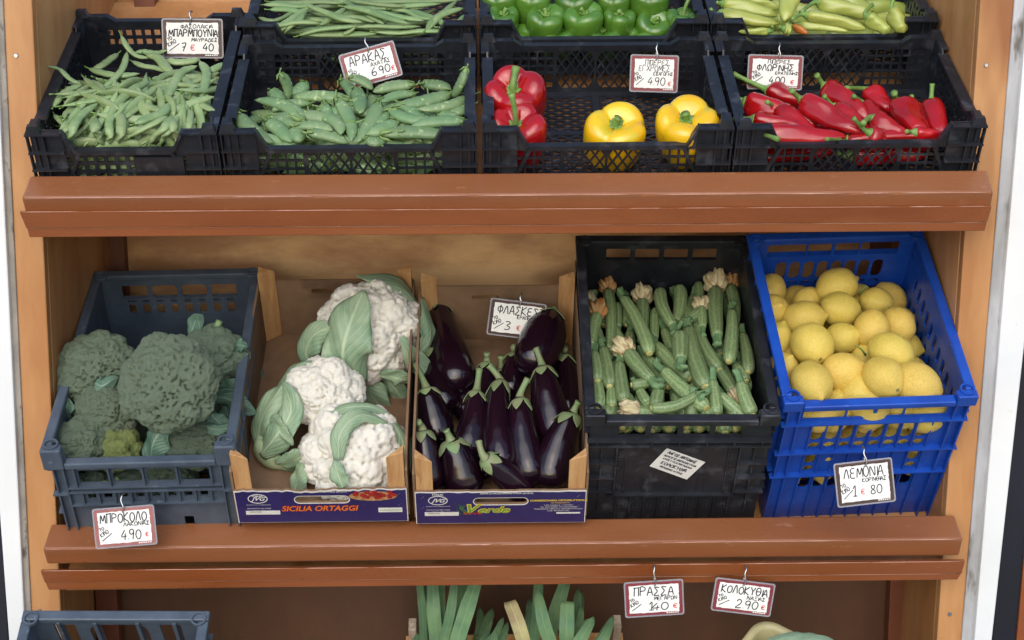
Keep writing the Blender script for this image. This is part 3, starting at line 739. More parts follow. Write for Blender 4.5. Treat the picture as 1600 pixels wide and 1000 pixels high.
for i in range(26):       # beans against the front mesh
    w = .010 + (i % 5) * .0125; u = .085 + (i // 5) * .034 + rb.uniform(-.01, .01); k = i % 7
    put_bean(k, heap_place(M1, u, .024 + rb.uniform(0, .006), w, rb.gauss(0, .1), rb.gauss(0, .25), 1.4, None, bproto[k][2], .85, 1.1))
z5 = lambda x, y: (x / 4.547 + 60, y / 4.547 + 40)
def long_thing(M, pts, w, k=0., lift=None, n=20):
    """path through picture points laid on the plane w + k*v of a crate; lift = extra height per point"""
    P = []
    for i, (x, y) in enumerate(pts):
        P.append(onM(M, x, y, w + (lift[i] if lift else 0), k, .022))
    return spline(P, n)
def path_body(name, path, prof, seg, m, up, shape=None, flat=1., parent=None, M=None, uv=False):
    n = len(path); V = []; Fs = []; UV = []; up = Vector(up)
    for i, p in enumerate(path):
        d = (path[min(i + 1, n - 1)] - path[max(i - 1, 0)]).normalized()
        x = up.cross(d).normalized(); y = d.cross(x); t = i / (n - 1); r = prof(t)
        for k in range(seg):
            a = 2 * math.pi * k / seg; q = r * (shape(a, t) if shape else 1)
            V.append(p + x * (q * math.cos(a)) + y * (q * flat * math.sin(a))); UV.append((k / seg, t))
    for i in range(n - 1):
        for k in range(seg): Fs.append((i * seg + k, i * seg + (k + 1) % seg, (i + 1) * seg + (k + 1) % seg, (i + 1) * seg + k))
    Fs.append(tuple(range(seg))[::-1]); Fs.append(tuple(range((n - 1) * seg, n * seg)))
    o = ob(name, mesh(name, [M @ v for v in V] if M is not None else V, Fs, m, True, uv=UV if uv else None), parent)
    return o
def free_bean(pts, hw, label=LB, lift=None, w=.098, k=-.10, roll=0., M=None, mat=None, name='flat_bean', cat='bean', group=BG, flat=.56, wav=38):
    M = M1 if M is None else M
    P = long_thing(M, pts, w, k, lift, 22); o0 = P[0].copy(); P = [p - o0 for p in P]
    xs = [0, .03, .09, .2, .5, .8, .92, .97, 1]; ys = [.12, .2, .62, .95, 1, .92, .6, .22, .06]
    up = (M.to_3x3() @ Vector((0, 0, 1))); up = Matrix.Rotation(roll, 3, (P[-1] - P[0]).normalized()) @ up
    ph = random.random() * 6
    o = path_body(name, P, lambda t: hw * .92 * interp(t, xs, ys), 12, mat or BEAN, up, lambda a, t: 1 + .1 * math.sin(wav * t + ph) * abs(math.sin(a)), flat)
    o.location = o0
    mb = MB(); d = (P[0] - P[1]).normalized(); mb.tube([P[0] - d * .001, P[0] + d * .004, P[0] + d * .008 + Vector((0, 0, .001))], [.0014, .0012, .0016], 6); mb.build('stem_tip', STEMG, o, True)
    return tag(o, label, cat, group)
for pts, hw, lab, lift in [
    ([(370, 485), (480, 550), (600, 575), (730, 520), (768, 330)], .0095, 'long flat bean bent like a wide U in the middle of the bean heap', [.01, .01, .01, .01, .014]),
    ([(585, 65), (630, 150), (700, 215), (800, 230)], .0060, 'slim curved bean whose end rises highest from the back of the bean heap', [.035, .02, .005, 0]),
    ([(60, 288), (150, 312), (225, 380), (300, 415)], .0052, 'thin bean with a pale thread tip sticking out over the left crate side', [.045, .03, .015, .008]),
    ([(632, 178), (600, 300), (530, 385), (450, 450)], .0070, None, [.01] * 4),
    ([(350, 300), (450, 335), (580, 355), (720, 340)], .0080, None, [.006] * 4),
    ([(570, 195), (510, 240), (440, 290), (390, 300)], .0085, None, [.002] * 4),
    ([(105, 580), (150, 510), (220, 455), (310, 420)], .0085, None, [.006] * 4),
    ([(1145, 250), (1195, 330), (1180, 430), (1150, 510)], .0095, 'broad bean hanging downward at the right side of the bean heap below the tag', [.006, .012, .012, .006]),
    ([(915, 525), (960, 420), (1020, 330), (1130, 285)], .0100, None, [.012] * 4),
    ([(830, 510), (880, 470), (930, 430), (960, 380)], .0100, None, [.004] * 4),
    ([(680, 700), (780, 660), (880, 620), (930, 545)], .0105, 'wide pale bean slanting upward right of the centre of the bean heap', [.012] * 4),
    ([(1000, 480), (1100, 520), (1180, 575), (1260, 610)], .0075, None, [.008] * 4),
    ([(225, 840), (240, 740), (300, 640), (430, 545)], .0095, None, [.008] * 4),
    ([(400, 650), (405, 720), (430, 790), (470, 850)], .0100, 'pale bean pointing down over the front rim left of centre in the bean heap', [.012] * 4),
    ([(545, 600), (505, 680), (505, 760), (515, 850)], .0080, None, [.006] * 4),
    ([(570, 605), (590, 680), (585, 760), (575, 840)], .0095, None, [.007] * 4),
    ([(650, 790), (730, 740), (830, 690), (920, 640)], .0070, None, [.012] * 4),
    ([(790, 840), (830, 780), (900, 720), (940, 640)], .0095, None, [.009] * 4),
    ([(945, 650), (960, 720), (980, 790), (985, 850)], .0080, None, [.009] * 4),
    ([(1090, 590), (1075, 680), (1060, 760), (1035, 850)], .0065, None, [.01] * 4),
    ([(320, 365), (380, 420), (440, 460), (520, 480)], .0065, None, [.012] * 4),
    ([(480, 395), (550, 420), (590, 470), (600, 560)], .0075, None, [.006] * 4),
    ([(660, 250), (740, 285), (830, 300), (920, 330)], .0065, None, [.002] * 4),
    ([(760, 200), (850, 230), (900, 290), (950, 340)], .0100, None, [.006] * 4),
    ([(890, 240), (980, 260), (1070, 255), (1150, 240)], .0095, None, [0] * 4),
    ([(680, 190), (760, 185), (840, 195), (915, 175)], .0070, None, [.006, .004, 0, .008]),
    ([(1210, 330), (1270, 300), (1330, 270), (1400, 260)][:3], .0095, None, [.006] * 3),
    ([(1040, 430), (1120, 395), (1200, 365), (1290, 330)], .0070, None, [.004] * 4),
    ([(125, 800), (180, 750), (220, 720), (270, 690)], .0065, None, [.006] * 4),
    ([(1000, 445), (1060, 450), (1120, 455)], .0075, None, [.006] * 3),
    ([(610, 665), (680, 605), (740, 570), (800, 545)], .0065, None, [.006] * 4),
    ([(865, 850), (890, 790), (930, 740), (1010, 610)], .0085, None, [.005] * 4)]:
    free_bean([z5(*p) for p in pts], hw, lab or LB, lift)

# ------------------------------------------------------------------ pea pods
PG = 'fresh pea pods heaped in the second crate'
LP_ = 'plump green pea pod lying in the heap of pods in the crate'
pproto = []
for i, (L, hw, b) in enumerate([(.095, .0105, .008), (.105, .0115, -.006), (.085, .0105, .014), (.1, .0125, .003)]):
    o = ob('pea_pod', pod_mesh(L, hw, b, i)); ob('calyx', calyx_mesh(hw * .75, i), o); pproto.append([o, L, 0])
def put_pod(k, M, label=LP_):
    p = pproto[k]
    if p[2]: c = dup(p[0], M)
    else: c = p[0]; c.matrix_world = M; p[2] = 1
    return tag(c, label, 'pea pod', PG)
for i in range(15):       # pods against the front mesh
    w = .014 + (i % 3) * .02; u = .07 + (i // 3) * .064 + rb.uniform(-.01, .01)
    put_pod(i % 4, heap_place(M2, u, .031 + rb.uniform(0, .006), w, rb.gauss(0, .1) + 3.14 * (i % 2), rb.gauss(0, .15), 1.2, None, pproto[i % 4][1], .95, 1.05))
def pod_surf(u, v): return interp(v, [0, .03, .06, .10, .15, .19, .22], [.05, .068, .08, .080, .064, .042, .01]) * interp(u, [.01, .05, .36, .395], [.75, 1, 1, .95])
for layer in range(6):
    for _ in range(40):
        v = rb.uniform(.03, .18); u = rb.uniform(.04, .37); w = pod_surf(u, v) - .012 - layer * .015 + rb.uniform(-.003, .003)
        if w < .012: continue
        yaw = rb.choice([rb.gauss(0, .5), rb.gauss(3.1, .5), rb.gauss(-1.1, .5)]); k = rb.randrange(4); L = pproto[k][1]; sc = rb.uniform(.8, 1.05)
        du, dv = abs(math.cos(yaw)) * L * sc / 2, abs(math.sin(yaw)) * L * sc / 2
        u = min(max(u, .022 + du), .386 - du); v = min(max(v, .02 + dv), .2 - dv * .6)
        put_pod(k, heap_place(M2, u, v, w, yaw, rb.gauss(-.1, .12), rb.uniform(-.6, .6), None, L, sc, rb.uniform(.9, 1.1)))
zp = lambda x, y: (x / 4 + 360, y / 4 + 90)
UPn = lambda M: M.to_3x3() @ Vector((0, 0, 1))
for a, b, ws, k, roll, lift, lab in [   # calyx end, tip, width, shape
    ((445, 395), (150, 265), 1.35, 2, 3.14, (.01, .012), 'large curved pod with its tip turned up at the left of the pod heap'),
    ((40, 345), (270, 535), 1.3, 1, 0, (.02, .008), 'long pod slanting down to the front rim at the far left of the pod heap'),
    ((225, 390), (380, 530), 1.15, 3, 0, (.008, .006), None),
    ((310, 100), (365, 265), 1.1, 0, 0, (.06, .012), 'pod standing upright at the back left of the pod heap'),
    ((255, 205), (325, 285), 1.0, 3, 0, (.01, .01), None),
    ((500, 285), (260, 330), 1.15, 0, 3.14, (.008, .008), None),
    ((470, 160), (385, 235), 1.1, 3, 0, (.01, .002), None),
    ((740, 265), (380, 245), 1.25, 1, 0, (.014, .012), None),
    ((660, 255), (755, 520), 1.15, 0, 0, (.02, .014), 'pod pointing straight down in the middle of the pod heap'),
    ((920, 275), (790, 530), 1.2, 1, 3.14, (.022, .016), 'broad pod with a pale stalk lying steeply in the middle of the pod heap'),
    ((780, 195), (810, 350), 1.1, 3, 0, (.012, .01), None),
    ((690, 140), (770, 290), 1.1, 0, 0, (.012, .004), None),
    ((540, 340), (780, 320), 1.2, 1, 0, (.008, .004), None),
    ((500, 350), (690, 480), 1.15, 2, 0, (.006, .008), None),
    ((400, 430), (640, 455), 1.1, 0, 0, (.01, .012), None),
    ((480, 470), (740, 535), 1.15, 1, 3.14, (.01, .008), None),
    ((740, 125), (890, 200), 1.1, 0, 0, (.03, .014), 'pod with a long pale stalk leaning against the foot of the tag'),
    ((1150, 170), (890, 215), 1.2, 1, 0, (.016, .012), None),
    ((1150, 225), (940, 280), 1.05, 0, 3.14, (.008, .008), None),
    ((1200, 165), (1380, 195), 1.1, 3, 0, (.004, .004), None),
    ((1475, 65), (1385, 245), 1.2, 0, 0, (.065, .012), 'pod standing up highest at the right end of the pod heap'),
    ((1380, 220), (1030, 300), 1.35, 1, 3.14, (.012, .014), 'longest broad pod lying right of the centre at the back of the pod heap'),
    ((1490, 235), (1165, 320), 1.15, 2, 0, (.016, .018), None),
    ((1000, 325), (1310, 385), 1.2, 2, 3.14, (.018, .016), None),
    ((1510, 290), (1340, 350), 1.1, 0, 0, (.012, .008), None),
    ((1480, 400), (1130, 425), 1.15, 1, 0, (.016, .016), None),
    ((1290, 350), (1420, 400), 1.0, 0, 0, (.008, .008), None),
    ((1040, 400), (850, 480), 1.15, 3, 0, (.012, .01), None),
    ((940, 480), (1400, 500), 1.45, 0, 0, (.012, .01), 'largest pod lying flat along the front rim at the right of the pod heap'),
    ((1050, 465), (1200, 530), 1.1, 2, 0, (.022, .014), None),
    ((840, 510), (980, 515), 1.1, 1, 0, (.006, .006), None),
    ((1450, 440), (1200, 460), 1.1, 2, 0, (.006, .006), None),
    ((75, 450), (110, 540), 1.1, 3, 0, (.004, .004), None),
    ((390, 440), (430, 530), 1.1, 3, 0, (.006, .004), None),
    ((980, 340), (870, 420), .9, 0, 0, (.01, .008), None)]:
    A = onM(M2, *zp(*a), .078 + lift[0], -.12, .026); B = onM(M2, *zp(*b), .078 + lift[1], -.12, .026)
    L = pproto[k][1]
    put_pod(k, axis_M(A, B, UPn(M2) + Vector((0, 0, 0)), L, ws * .95, roll), lab or LP_)

# ------------------------------------------------------------------ runner beans (back row)
RG = 'long runner beans in the crate behind the pea pods'
LR_ = 'long thin runner bean lying among the others in the crate behind the pea pods'
zr = lambda x, y: (x / 4 + 360, y / 4)
RB = []
for pts in [[(215, 200), (330, 150), (420, 90), (500, 40)], [(165, 105), (250, 130), (330, 110), (460, 30)], [(140, 140), (280, 160), (420, 140), (560, 145)], [(270, 225), (340, 170), (420, 110), (490, 60)],
            [(420, 225), (540, 190), (660, 175), (790, 165)], [(320, 225), (380, 160), (430, 130), (460, 80)], [(470, 30), (600, 80), (700, 120), (830, 140)], [(700, 40), (830, 60), (980, 110), (1120, 150)],
            [(790, 60), (930, 80), (1080, 110), (1210, 130)], [(560, 160), (620, 120), (680, 80), (720, 50)], [(780, 170), (900, 165), (1050, 170), (1190, 165)], [(900, 200), (1050, 205), (1180, 195), (1380, 195)],
            [(460, 215), (600, 215), (760, 215), (920, 210)], [(1220, 185), (1270, 120), (1340, 70), (1420, 0)], [(1230, 190), (1300, 110), (1370, 75), (1460, 50)], [(1300, 170), (1380, 170), (1440, 130), (1470, 90)],
            [(690, 215), (740, 200), (790, 155)], [(240, 10), (400, 20), (560, 10), (700, 20)], [(680, 0), (760, 30), (830, 60), (960, 130)], [(1000, 60), (1100, 70), (1180, 110), (1260, 120)], [(730, 0), (860, 20), (990, 35), (1100, 40)],
            [(850, 95), (900, 120), (960, 150)], [(1100, 60), (1200, 90), (1300, 130), (1390, 190)], [(240, 60), (360, 60), (470, 90)], [(200, 30), (300, 30), (420, 40), (520, 30)], [(560, 60), (680, 100), (800, 110), (900, 140)], [(600, 20), (700, 10), (850, 0)]]:
    RB.append(pts)
for i, pts in enumerate(RB):
    free_bean([zr(*p) for p in pts], .0072 * rb.uniform(.85, 1.1), LR_, [rb.uniform(0, .014)] * len(pts), .086, -.05, rb.uniform(-.4, .4), M2b, RUNNER, 'runner_bean', 'bean', RG, .62, 30)
for i in range(46):
    u0 = rb.uniform(.03, .2); L = rb.uniform(.12, .2); v0 = rb.uniform(.03, .2); w = rb.uniform(.02, .075)
    a = rb.gauss(0, .25); P = [Vector((u0 + L * t * math.cos(a), min(.27, max(.022, v0 + L * t * math.sin(a) + rb.uniform(-.008, .008))), w + rb.uniform(-.003, .003))) for t in (0, .33, .66, 1)]
    P = [M2b @ p for p in spline(P, 16)]; q = P[0].copy()
    xs = [0, .03, .09, .2, .5, .8, .92, .97, 1]; ys = [.12, .2, .62, .95, 1, .92, .6, .22, .06]
    o = path_body('runner_bean', [p - q for p in P], lambda t: .007 * interp(t, xs, ys), 8, RUNNER, UPn(M2b), None, .65); o.location = q; tag(o, LR_, 'bean', RG)

# ------------------------------------------------------------------ bell peppers
def bell_meshes(Rr, H, lobes, m, seed, asym=.06):
    rr = random.Random(seed); n, seg = 30, 48; V = []; Fs = []
    ph = rr.random() * 6; amp = [rr.uniform(.8, 1.15) for _ in range(lobes)]; tl = rr.uniform(-.12, .12)
    zs = []; rs = []
    for i in range(n + 1):
        s = i / n                                   # along the profile: bottom dimple -> side -> shoulder -> stem dimple
        key = [0, .06, .16, .34, .55, .74, .84, .92, 1]
        rv = interp(s, key, [.03, .22, .62, .86, .98, 1.0, .80, .46, .12]); zv = interp(s, key, [.10, .04, .02, .22, .55, .86, 1.0, .98, .84])
        zs.append(zv); rs.append(rv)
    # smooth the profile
    for _ in range(3):
        zs = [zs[0]] + [(zs[i - 1] + 2 * zs[i] + zs[i + 1]) / 4 for i in range(1, n)] + [zs[-1]]; rs = [rs[0]] + [(rs[i - 1] + 2 * rs[i] + rs[i + 1]) / 4 for i in range(1, n)] + [rs[-1]]
    for i in range(n + 1):
        for k in range(seg):
            a = 2 * math.pi * k / seg
            q = abs(math.cos(lobes / 2 * (a + ph))) ** .7
            idx = int(((a + ph) * lobes / (2 * math.pi) + .5)) % lobes
            lob = 1 - (.12 * (1 - q)) * (1 if 0 < i < n else 0)
            lob *= 1 + asym * math.sin(a * 1 + ph * 2) + .03 * math.sin(2 * a + ph)
            r = Rr * rs[i] * lob; top = zs[i]
            z = H * (top + (.09 * (q - .55) if top > .8 and rs[i] > .25 else 0) + (-.05 * (q - .6) if top < .2 and rs[i] > .15 else 0)) + tl * r * math.cos(a) * top
            V.append((r * math.cos(a), r * math.sin(a), z))
    for i in range(n):
        for k in range(seg): Fs.append((i * seg + k, i * seg + (k + 1) % seg, (i + 1) * seg + (k + 1) % seg, (i + 1) * seg + k))
    Fs.append(tuple(range(seg))[::-1]); Fs.append(tuple(range(n * seg, (n + 1) * seg)))
    return mesh('flesh', V, Fs, m, True)
def pepper_stem(H, L, r, bend, seed, m=None):
    rr = random.Random(seed); mb = MB(); z = H * .84
    # calyx plate with five lobes, then the bent stalk
    for i in range(6):
        a = i * 1.047 + rr.random() * .3; c, s = math.cos(a), math.sin(a)
        mb.tube([(0, 0, z + .001), (c * r * 1.3, s * r * 1.3, z + .003), (c * r * 2.1, s * r * 2.1, z + .006)], [r * .8, r * .85, r * .3], 8, .4)
    mb.tube(spline([(0, 0, z - .002), (0, 0, z + L * .35), (bend[0] * .5, bend[1] * .5, z + L * .75), (bend[0], bend[1], z + L)], 8), [r * 1.25, r, r * .85, r * .8, r * .8, r * .85, r * .95, r * 1.05], 10)
    o = MB(); o.V, o.F = mb.V, mb.F
    return mesh('stem', o.V, o.F, m or STEMG, True)
def bell(M, Rr, H, lobes, m, label, seed, L=.022, r=.005, bend=(.006, .004), group=None, asym=.06):
    M = M @ Matrix.Diagonal((1.16, 1.16, 1.1, 1))
    t = empty('bell_pepper', M, label, 'bell pepper', group)
    ob('flesh', bell_meshes(Rr, H, lobes, m, seed, asym), t); ob('stem', pepper_stem(H, L, r, bend, seed), t)
    return t
def seat(M, px, py, w, ax=(0, 0, 1), spin=0., base=0., vmin=.073):
    """frame with its axis along a crate-local direction, centred under the picture point"""
    c = onM(M, px, py, w, 0, vmin); a = (M.to_3x3() @ Vector(ax)).normalized(); q = a.to_track_quat('Z', 'Y')
    return Matrix.Translation(c) @ q.to_matrix().to_4x4() @ Matrix.Rotation(spin, 4, 'Z') @ Matrix.Translation((0, 0, -base))
bell(seat(M3, 957, 224, .048, (.05, -.22, 1), .4, .045), .0455, .092, 3, YELP, 'yellow bell pepper with a short green stalk, left of the two yellow ones', 3, .016, .006, (.003, 0))
bell(seat(M3, 1070, 214, .048, (-.06, -.22, 1), 1.2, .045), .0475, .09, 4, YELP, 'yellow bell pepper with a cut pale stalk, in the right corner of its crate', 8, .014, .006, (0, .002))
bell(seat(M3, 805, 226, .046, (0, -.15, 1), .3, .046), .0435, .094, 4, REDP, 'red bell pepper at the front, its stalk upright before the other red one', 5, .05, .0048, (-.002, .014))
bell(seat(M3, 804, 168, .056, (-.08, -.28, 1), 1.9, .05), .0450, .098, 4, REDP, 'red bell pepper at the back with a thick stalk curling left', 6, .026, .006, (.020, -.012))
GG = 'green bell peppers in the back crate'
for i, (x, y, d, ax, lab, lean) in enumerate([
    (190, 135, 165, (0, -.1, 1), 'green bell pepper in the left corner of the front row in the green pepper crate', 0),
    (398, 150, 200, (.1, -.1, 1), 'squat green bell pepper second from the left in the front row', 0),
    (603, 140, 195, (0, -.1, 1), 'green bell pepper with a twisted dry stalk in the middle of the front row', 0),
    (786, 140, 158, (.02, 0, 1), 'narrow tall green bell pepper third from the right in the front row', 0),
    (962, 165, 175, (.1, -.3, 1), 'small low green bell pepper with torn stalk in the front row', 0),
    (1115, 148, 165, (.1, .1, 1), 'green bell pepper with a long upright pale stalk at the right end', 1),
    (165, 50, 175, (0, 0, 1), 'green bell pepper behind the left corner one in the green pepper crate', 0),
    (345, 45, 195, (0, 0, 1), 'dark green bell pepper in the second row between the two left ones', 0),
    (560, 50, 195, (0, 0, 1), 'green bell pepper behind the one with a twisted dry stalk', 0),
    (757, 45, 180, (0, 0, 1), 'green bell pepper behind the narrow tall one', 0),
    (945, 50, 190, (0, 0, 1), 'green bell pepper behind the small low one with torn stalk', 0)]):
    Rr = d / 3.333 / 2 / 880 * .98
    M = seat(M3b, x / 3.333 + 730, y / 3.333, .062 if y > 100 else .075, ax, i * 1.3, Rr * 1.0)
    bell(M, Rr, Rr * 1.95, 3 + i % 2, GRNP, lab, 20 + i, .04 if lean else .012, .0036, (.012, .004) if lean else (.004, .003), GG, .05)
for i, (u, v) in enumerate([(.06, .06), (.14, .06), (.22, .06), (.3, .06), (.1, .13), (.2, .13), (.3, .13), (.36, .07)]):
    bell(M3b @ Matrix.Translation((u, v, -.0 + .003)), .032, .055, 4, GRNP, 'green bell pepper underneath the visible rows in the green pepper crate', 40 + i, .005, .003, (0, 0), GG)

# ------------------------------------------------------------------ long peppers
def long_pepper(A, B, wd, up, m, label, group, cat='long pepper', stem=None, curve=0., seed=0, name='long_pepper', blunt=.3, sm=None):
    """A = shoulder, B = tip, wd = largest diameter; stem = world point where the stalk ends"""
    rr = random.Random(seed); L = (B - A).length; t = empty(name, Matrix.Translation(A), label, cat, group)
    z = (B - A) / L; y = (up - z * up.dot(z)).normalized(); x = y.cross(z)
    n = 22; path = [z * (L * (i / (n - 1))) + x * (curve * L * 4 * (i / (n - 1)) * (1 - i / (n - 1))) for i in range(n)]
    ks = [0, .035, .10, .2, .4, .65, .85, .95, 1]; vs = [.30, .72, .95, 1, .93, .76 - .2 * (.3 - blunt), .54 + (blunt - .3) * .6, .32, .05]
    p1, p2 = rr.random() * 6, rr.random() * 6
    sh = lambda a, tt: 1 + .12 * math.cos(3 * a + p1 + 1.5 * tt) * (1 - .4 * tt) + .07 * math.sin(2 * a + 7 * tt + p2) + .04 * math.sin(13 * tt + p1 + a) + .025 * math.sin(5 * a + 17 * tt)
    path_body('flesh', path, lambda tt: wd / 2 * interp(tt, ks, vs), 24, m, up, sh, .92, t)
    if stem is not None:
        S = stem - A; mb = MB(); d = S.normalized() if S.length else -z
        r = wd * .085 + .0012
        mb.tube(spline([z * .004, -z * .006 + d * .002, S * .55 - z * .004, S], 9), [r * 2.6, r * 2.2, r * 1.4, r, r * .9, r * .85, r * .85, r * .95, r * 1.1], 10)
        mb.build('stem', sm or STEMG, t, True)
    return t
zq = lambda x, y: (x / 2.631 + 1090, y / 2.631)
LG = 'long red peppers in the right crate'
for i, (st, a, b, w, h, lift, lab, cv, bl) in enumerate([
    ((145, 303), (285, 368), (470, 440), 88, .05, (.02, .0), 'long red pepper at the back left with a long thin stalk', 0, .3),
    ((130, 373), (192, 420), (490, 520), 100, .062, (.012, .0), 'fat long red pepper at the left with its stalk rising left', .03, .35),
    ((155, 487), (225, 492), (440, 525), 78, .07, (.006, .0), 'red pepper low at the left whose stalk touches the crate side', 0, .3),
    ((385, 372), (432, 412), (668, 545), 92, .076, (.02, .012), 'long red pepper lying diagonally across the middle of the red ones', -.03, .4),
    ((490, 308), (525, 355), (700, 490), 96, .05, (.022, .006), 'red pepper behind the diagonal middle one with its stalk pointing up left', .02, .4),
    ((610, 362), (700, 373), (800, 465), 82, .046, (.02, .004), 'short red pepper at the back with a long stalk pointing left', 0, .6),
    ((808, 382), (825, 425), (930, 570), 108, .066, (.026, .01), 'broad glossy red pepper right of the middle with an upright stalk', 0, .7),
    ((640, 485), (705, 545), (790, 585), 66, .08, (.01, .0), 'small red pepper with a thick curved stalk at the front centre', 0, .4),
    ((680, 508), (722, 490), (850, 575), 92, .07, (.012, .006), 'red pepper with a round green calyx left of the broad glossy one', 0, .6),
    ((965, 345), (963, 420), (1000, 560), 84, .056, (.03, .012), 'red pepper standing in the right corner with a straight stalk', 0, .5),
    ((530, 572), (610, 572), (1055, 550), 46, .085, (.006, .006), 'thin red pepper stretched along the front rim at the right', .02, .3),
    ((520, 395), (560, 440), (720, 570), 70, .068, (.01, .0), 'slim red pepper lying between the diagonal middle one and the one behind it', .03, .25),
    ((285, 420), (330, 445), (520, 575), 72, .07, (.008, .0), 'slim red pepper under the fat left one, pointing to the front', -.03, .25),
    ((880, 395), (890, 440), (985, 560), 66, .055, (.012, .0), 'slim red pepper between the broad glossy one and the corner one', .03, .25),
    ((640, 395), (690, 430), (800, 540), 70, .052, (.01, .0), 'wrinkled red pepper in the second row right of the middle', -.03, .3),
    ((860, 540), (890, 545), (1040, 565), 54, .075, (.004, .0), 'slim red pepper at the front right corner above the thin one', .03, .25),
    ((330, 572), (270, 545), (615, 560), 76, .078, (.0, .004), 'red pepper lying flat along the front rim at the left', -.04, .4)]):
    k = -.08
    A = onM(M4, *zq(*a), h + lift[0] * .6, k, .03); B = onM(M4, *zq(*b), h + lift[1] * .6, k, .03); S = onM(M4, *zq(*st), h + lift[0] * .6 + .022, k)
    long_pepper(A, B, w / 2.631 / 840, UPn(M4), REDP, lab, LG, 'long pepper', S, cv, i, 'long_red_pepper', bl)
for i, (u, v, du, dv, w) in enumerate([(.05, .05, .13, .01, .02), (.2, .045, .13, .0, .022), (.08, .1, .12, .03, .02), (.22, .1, .13, .0, .02), (.34, .05, -.1, .03, .045), (.05, .05, .12, .02, .05), (.22, .04, .1, .0, .052)]):
    long_pepper(M4 @ Vector((u, v, w)), M4 @ Vector((u + du, v + dv, w)), .036, UPn(M4), REDP, 'red pepper lying underneath the others, glimpsed through the crate mesh', LG, 'long pepper', M4 @ Vector((u - du * .15, v, w + .006)), .02, 30 + i, 'long_red_pepper', .4)
zs_ = lambda x, y: (x / 4.706 + 1100, y / 4.706)
PLG = 'pale yellow-green peppers in the back right crate'
for i, (st, a, b, w, h, lift, lab, cv, bl) in enumerate([
    ((50, 70), (120, 95), (545, 175), 110, .084, (.012, .01), 'pale green pepper lying flat at the left front of its crate', -.05, .5),
    ((100, 20), (130, 30), (540, 120), 110, .078, (.012, .004), 'yellowish pepper with a hollow flank behind the flat one at the left', .06, .6),
    ((250, -40), (300, -10), (560, 60), 100, .07, (.01, .0), 'pale pepper at the back left pointing right', 0, .4),
    ((660, -150), (650, -70), (590, 155), 150, .085, (.04, .02), 'pale pepper pointing tip down in the middle of its crate', 0, .5),
    ((650, 140), (750, 110), (1195, 215), 110, .086, (.014, .004), 'long pale green pepper lying right of the middle with its stalk to the left', .05, .5),
    ((715, 90), (840, 20), (1240, 110), 140, .076, (.014, .006), 'broad pale pepper with a blemished side behind the long one', 0, .7),
    ((1240, 35), (1200, 120), (1370, 240), 120, .09, (.02, .0), 'pale pepper pointing down at the front right with a curved stalk', 0, .6),
    ((1390, 0), (1390, 80), (1470, 240), 140, .084, (.02, .0), 'pale green pepper standing at the right end with an upright stalk', 0, .6),
    ((560, 200), (590, 215), (640, 225), 100, .09, (.006, .004), 'small round curled pale pepper facing out at the front', 0, .9),
    ((640, 160), (700, 180), (1060, 230), 70, .082, (.0, .0), 'thin pale pepper lying along the front rim', .02, .3),
    ((500, 190), (480, 230), (250, 230), 60, .082, (0, 0), 'pale green pepper low at the left front behind the rim', 0, .4),
    ((1000, -40), (1030, -20), (1250, 80), 110, .06, (.01, 0), 'pale pepper at the very back right', 0, .5)]):
    k = -.05
    A = onM(M4b, *zs_(*a), h + lift[0], k); B = onM(M4b, *zs_(*b), h + lift[1], k); S = onM(M4b, *zs_(*st), h + lift[0] + .012, k)
    long_pepper(A, B, w / 4.706 / 900, UPn(M4b), PALP, lab, PLG, 'long pepper', S, cv, 50 + i, 'pale_pepper', bl)
long_pepper(onM(M4b, *zs_(660, 190), .085), onM(M4b, *zs_(760, 245), .085), .016, UPn(M4b), ORAP, 'small orange-red pepper tip between the pale green ones at the front', PLG, 'long pepper', None, 0, 70, 'orange_pepper')
for i in range(12):
    u, v = .05 + (i % 4) * .085, .06 + (i // 4) * .06
    long_pepper(M4b @ Vector((u, v, .035)), M4b @ Vector((u + .1, v + rb.uniform(-.02, .03), .035)), .04, UPn(M4b), PALP, 'pale green pepper underneath the top layer in the back right crate', PLG, 'long pepper', None, .03, 80 + i, 'pale_pepper', .5)

# ------------------------------------------------------------------ cardboard boxes with pine corner posts
PRINT = material('navy_print', srgb(44, 36, 96), srgb(36, 28, 84), .45, 20, c3=srgb(62, 54, 112), s3=60, t3=.68)
PWHITE = material('white_print', srgb(226, 224, 216), srgb(208, 206, 200), .6, 40)
PORANGE = material('orange_print', srgb(222, 120, 44), None, .5)
PRED = material('red_print', srgb(176, 40, 36), srgb(120, 24, 24), .5, 200)
PGREEN = material('green_print', srgb(96, 150, 60), None, .5)
PYEL = material('yellow_print', srgb(226, 190, 60), None, .5)
PBASK = material('basket_print', srgb(196, 150, 100), srgb(150, 100, 60), .5, 120)
def printed(name, body, size, m, parent, x, z, y, sx=1., shear=0., bold=0., align='CENTER', ext=.0):
    c = bpy.data.curves.new(name, 'FONT'); c.body = body; c.size = size; c.shear = shear; c.offset = bold; c.align_x = align; c.align_y = 'CENTER'; c.resolution_u = 3
    o = bpy.data.objects.new(name, c); COL.objects.link(o)
    bpy.context.view_layer.update()
    me = bpy.data.meshes.new_from_object(o.evaluated_get(bpy.context.evaluated_depsgraph_get()))
    bpy.data.objects.remove(o); me.materials.clear(); me.materials.append(m)
    q = ob(name, me, parent, Matrix.Translation((x, y, z - .012)) @ Matrix.Rotation(math.pi / 2, 4, 'X') @ Matrix.Diagonal((sx, 1, 1, 1)))
    return q
def flat(name, loops, m, parent, y, thick=.0002):
    mb = MB()
    for outer, holes in loops: mb.plate(outer, holes, thick, XZ(y, -.012))
    return mb.build(name, m, parent)
def ell(cx, cz, rx, rz, n=24): return [(cx + rx * math.cos(2 * math.pi * i / n), cz + rz * math.sin(2 * math.pi * i / n)) for i in range(n)]
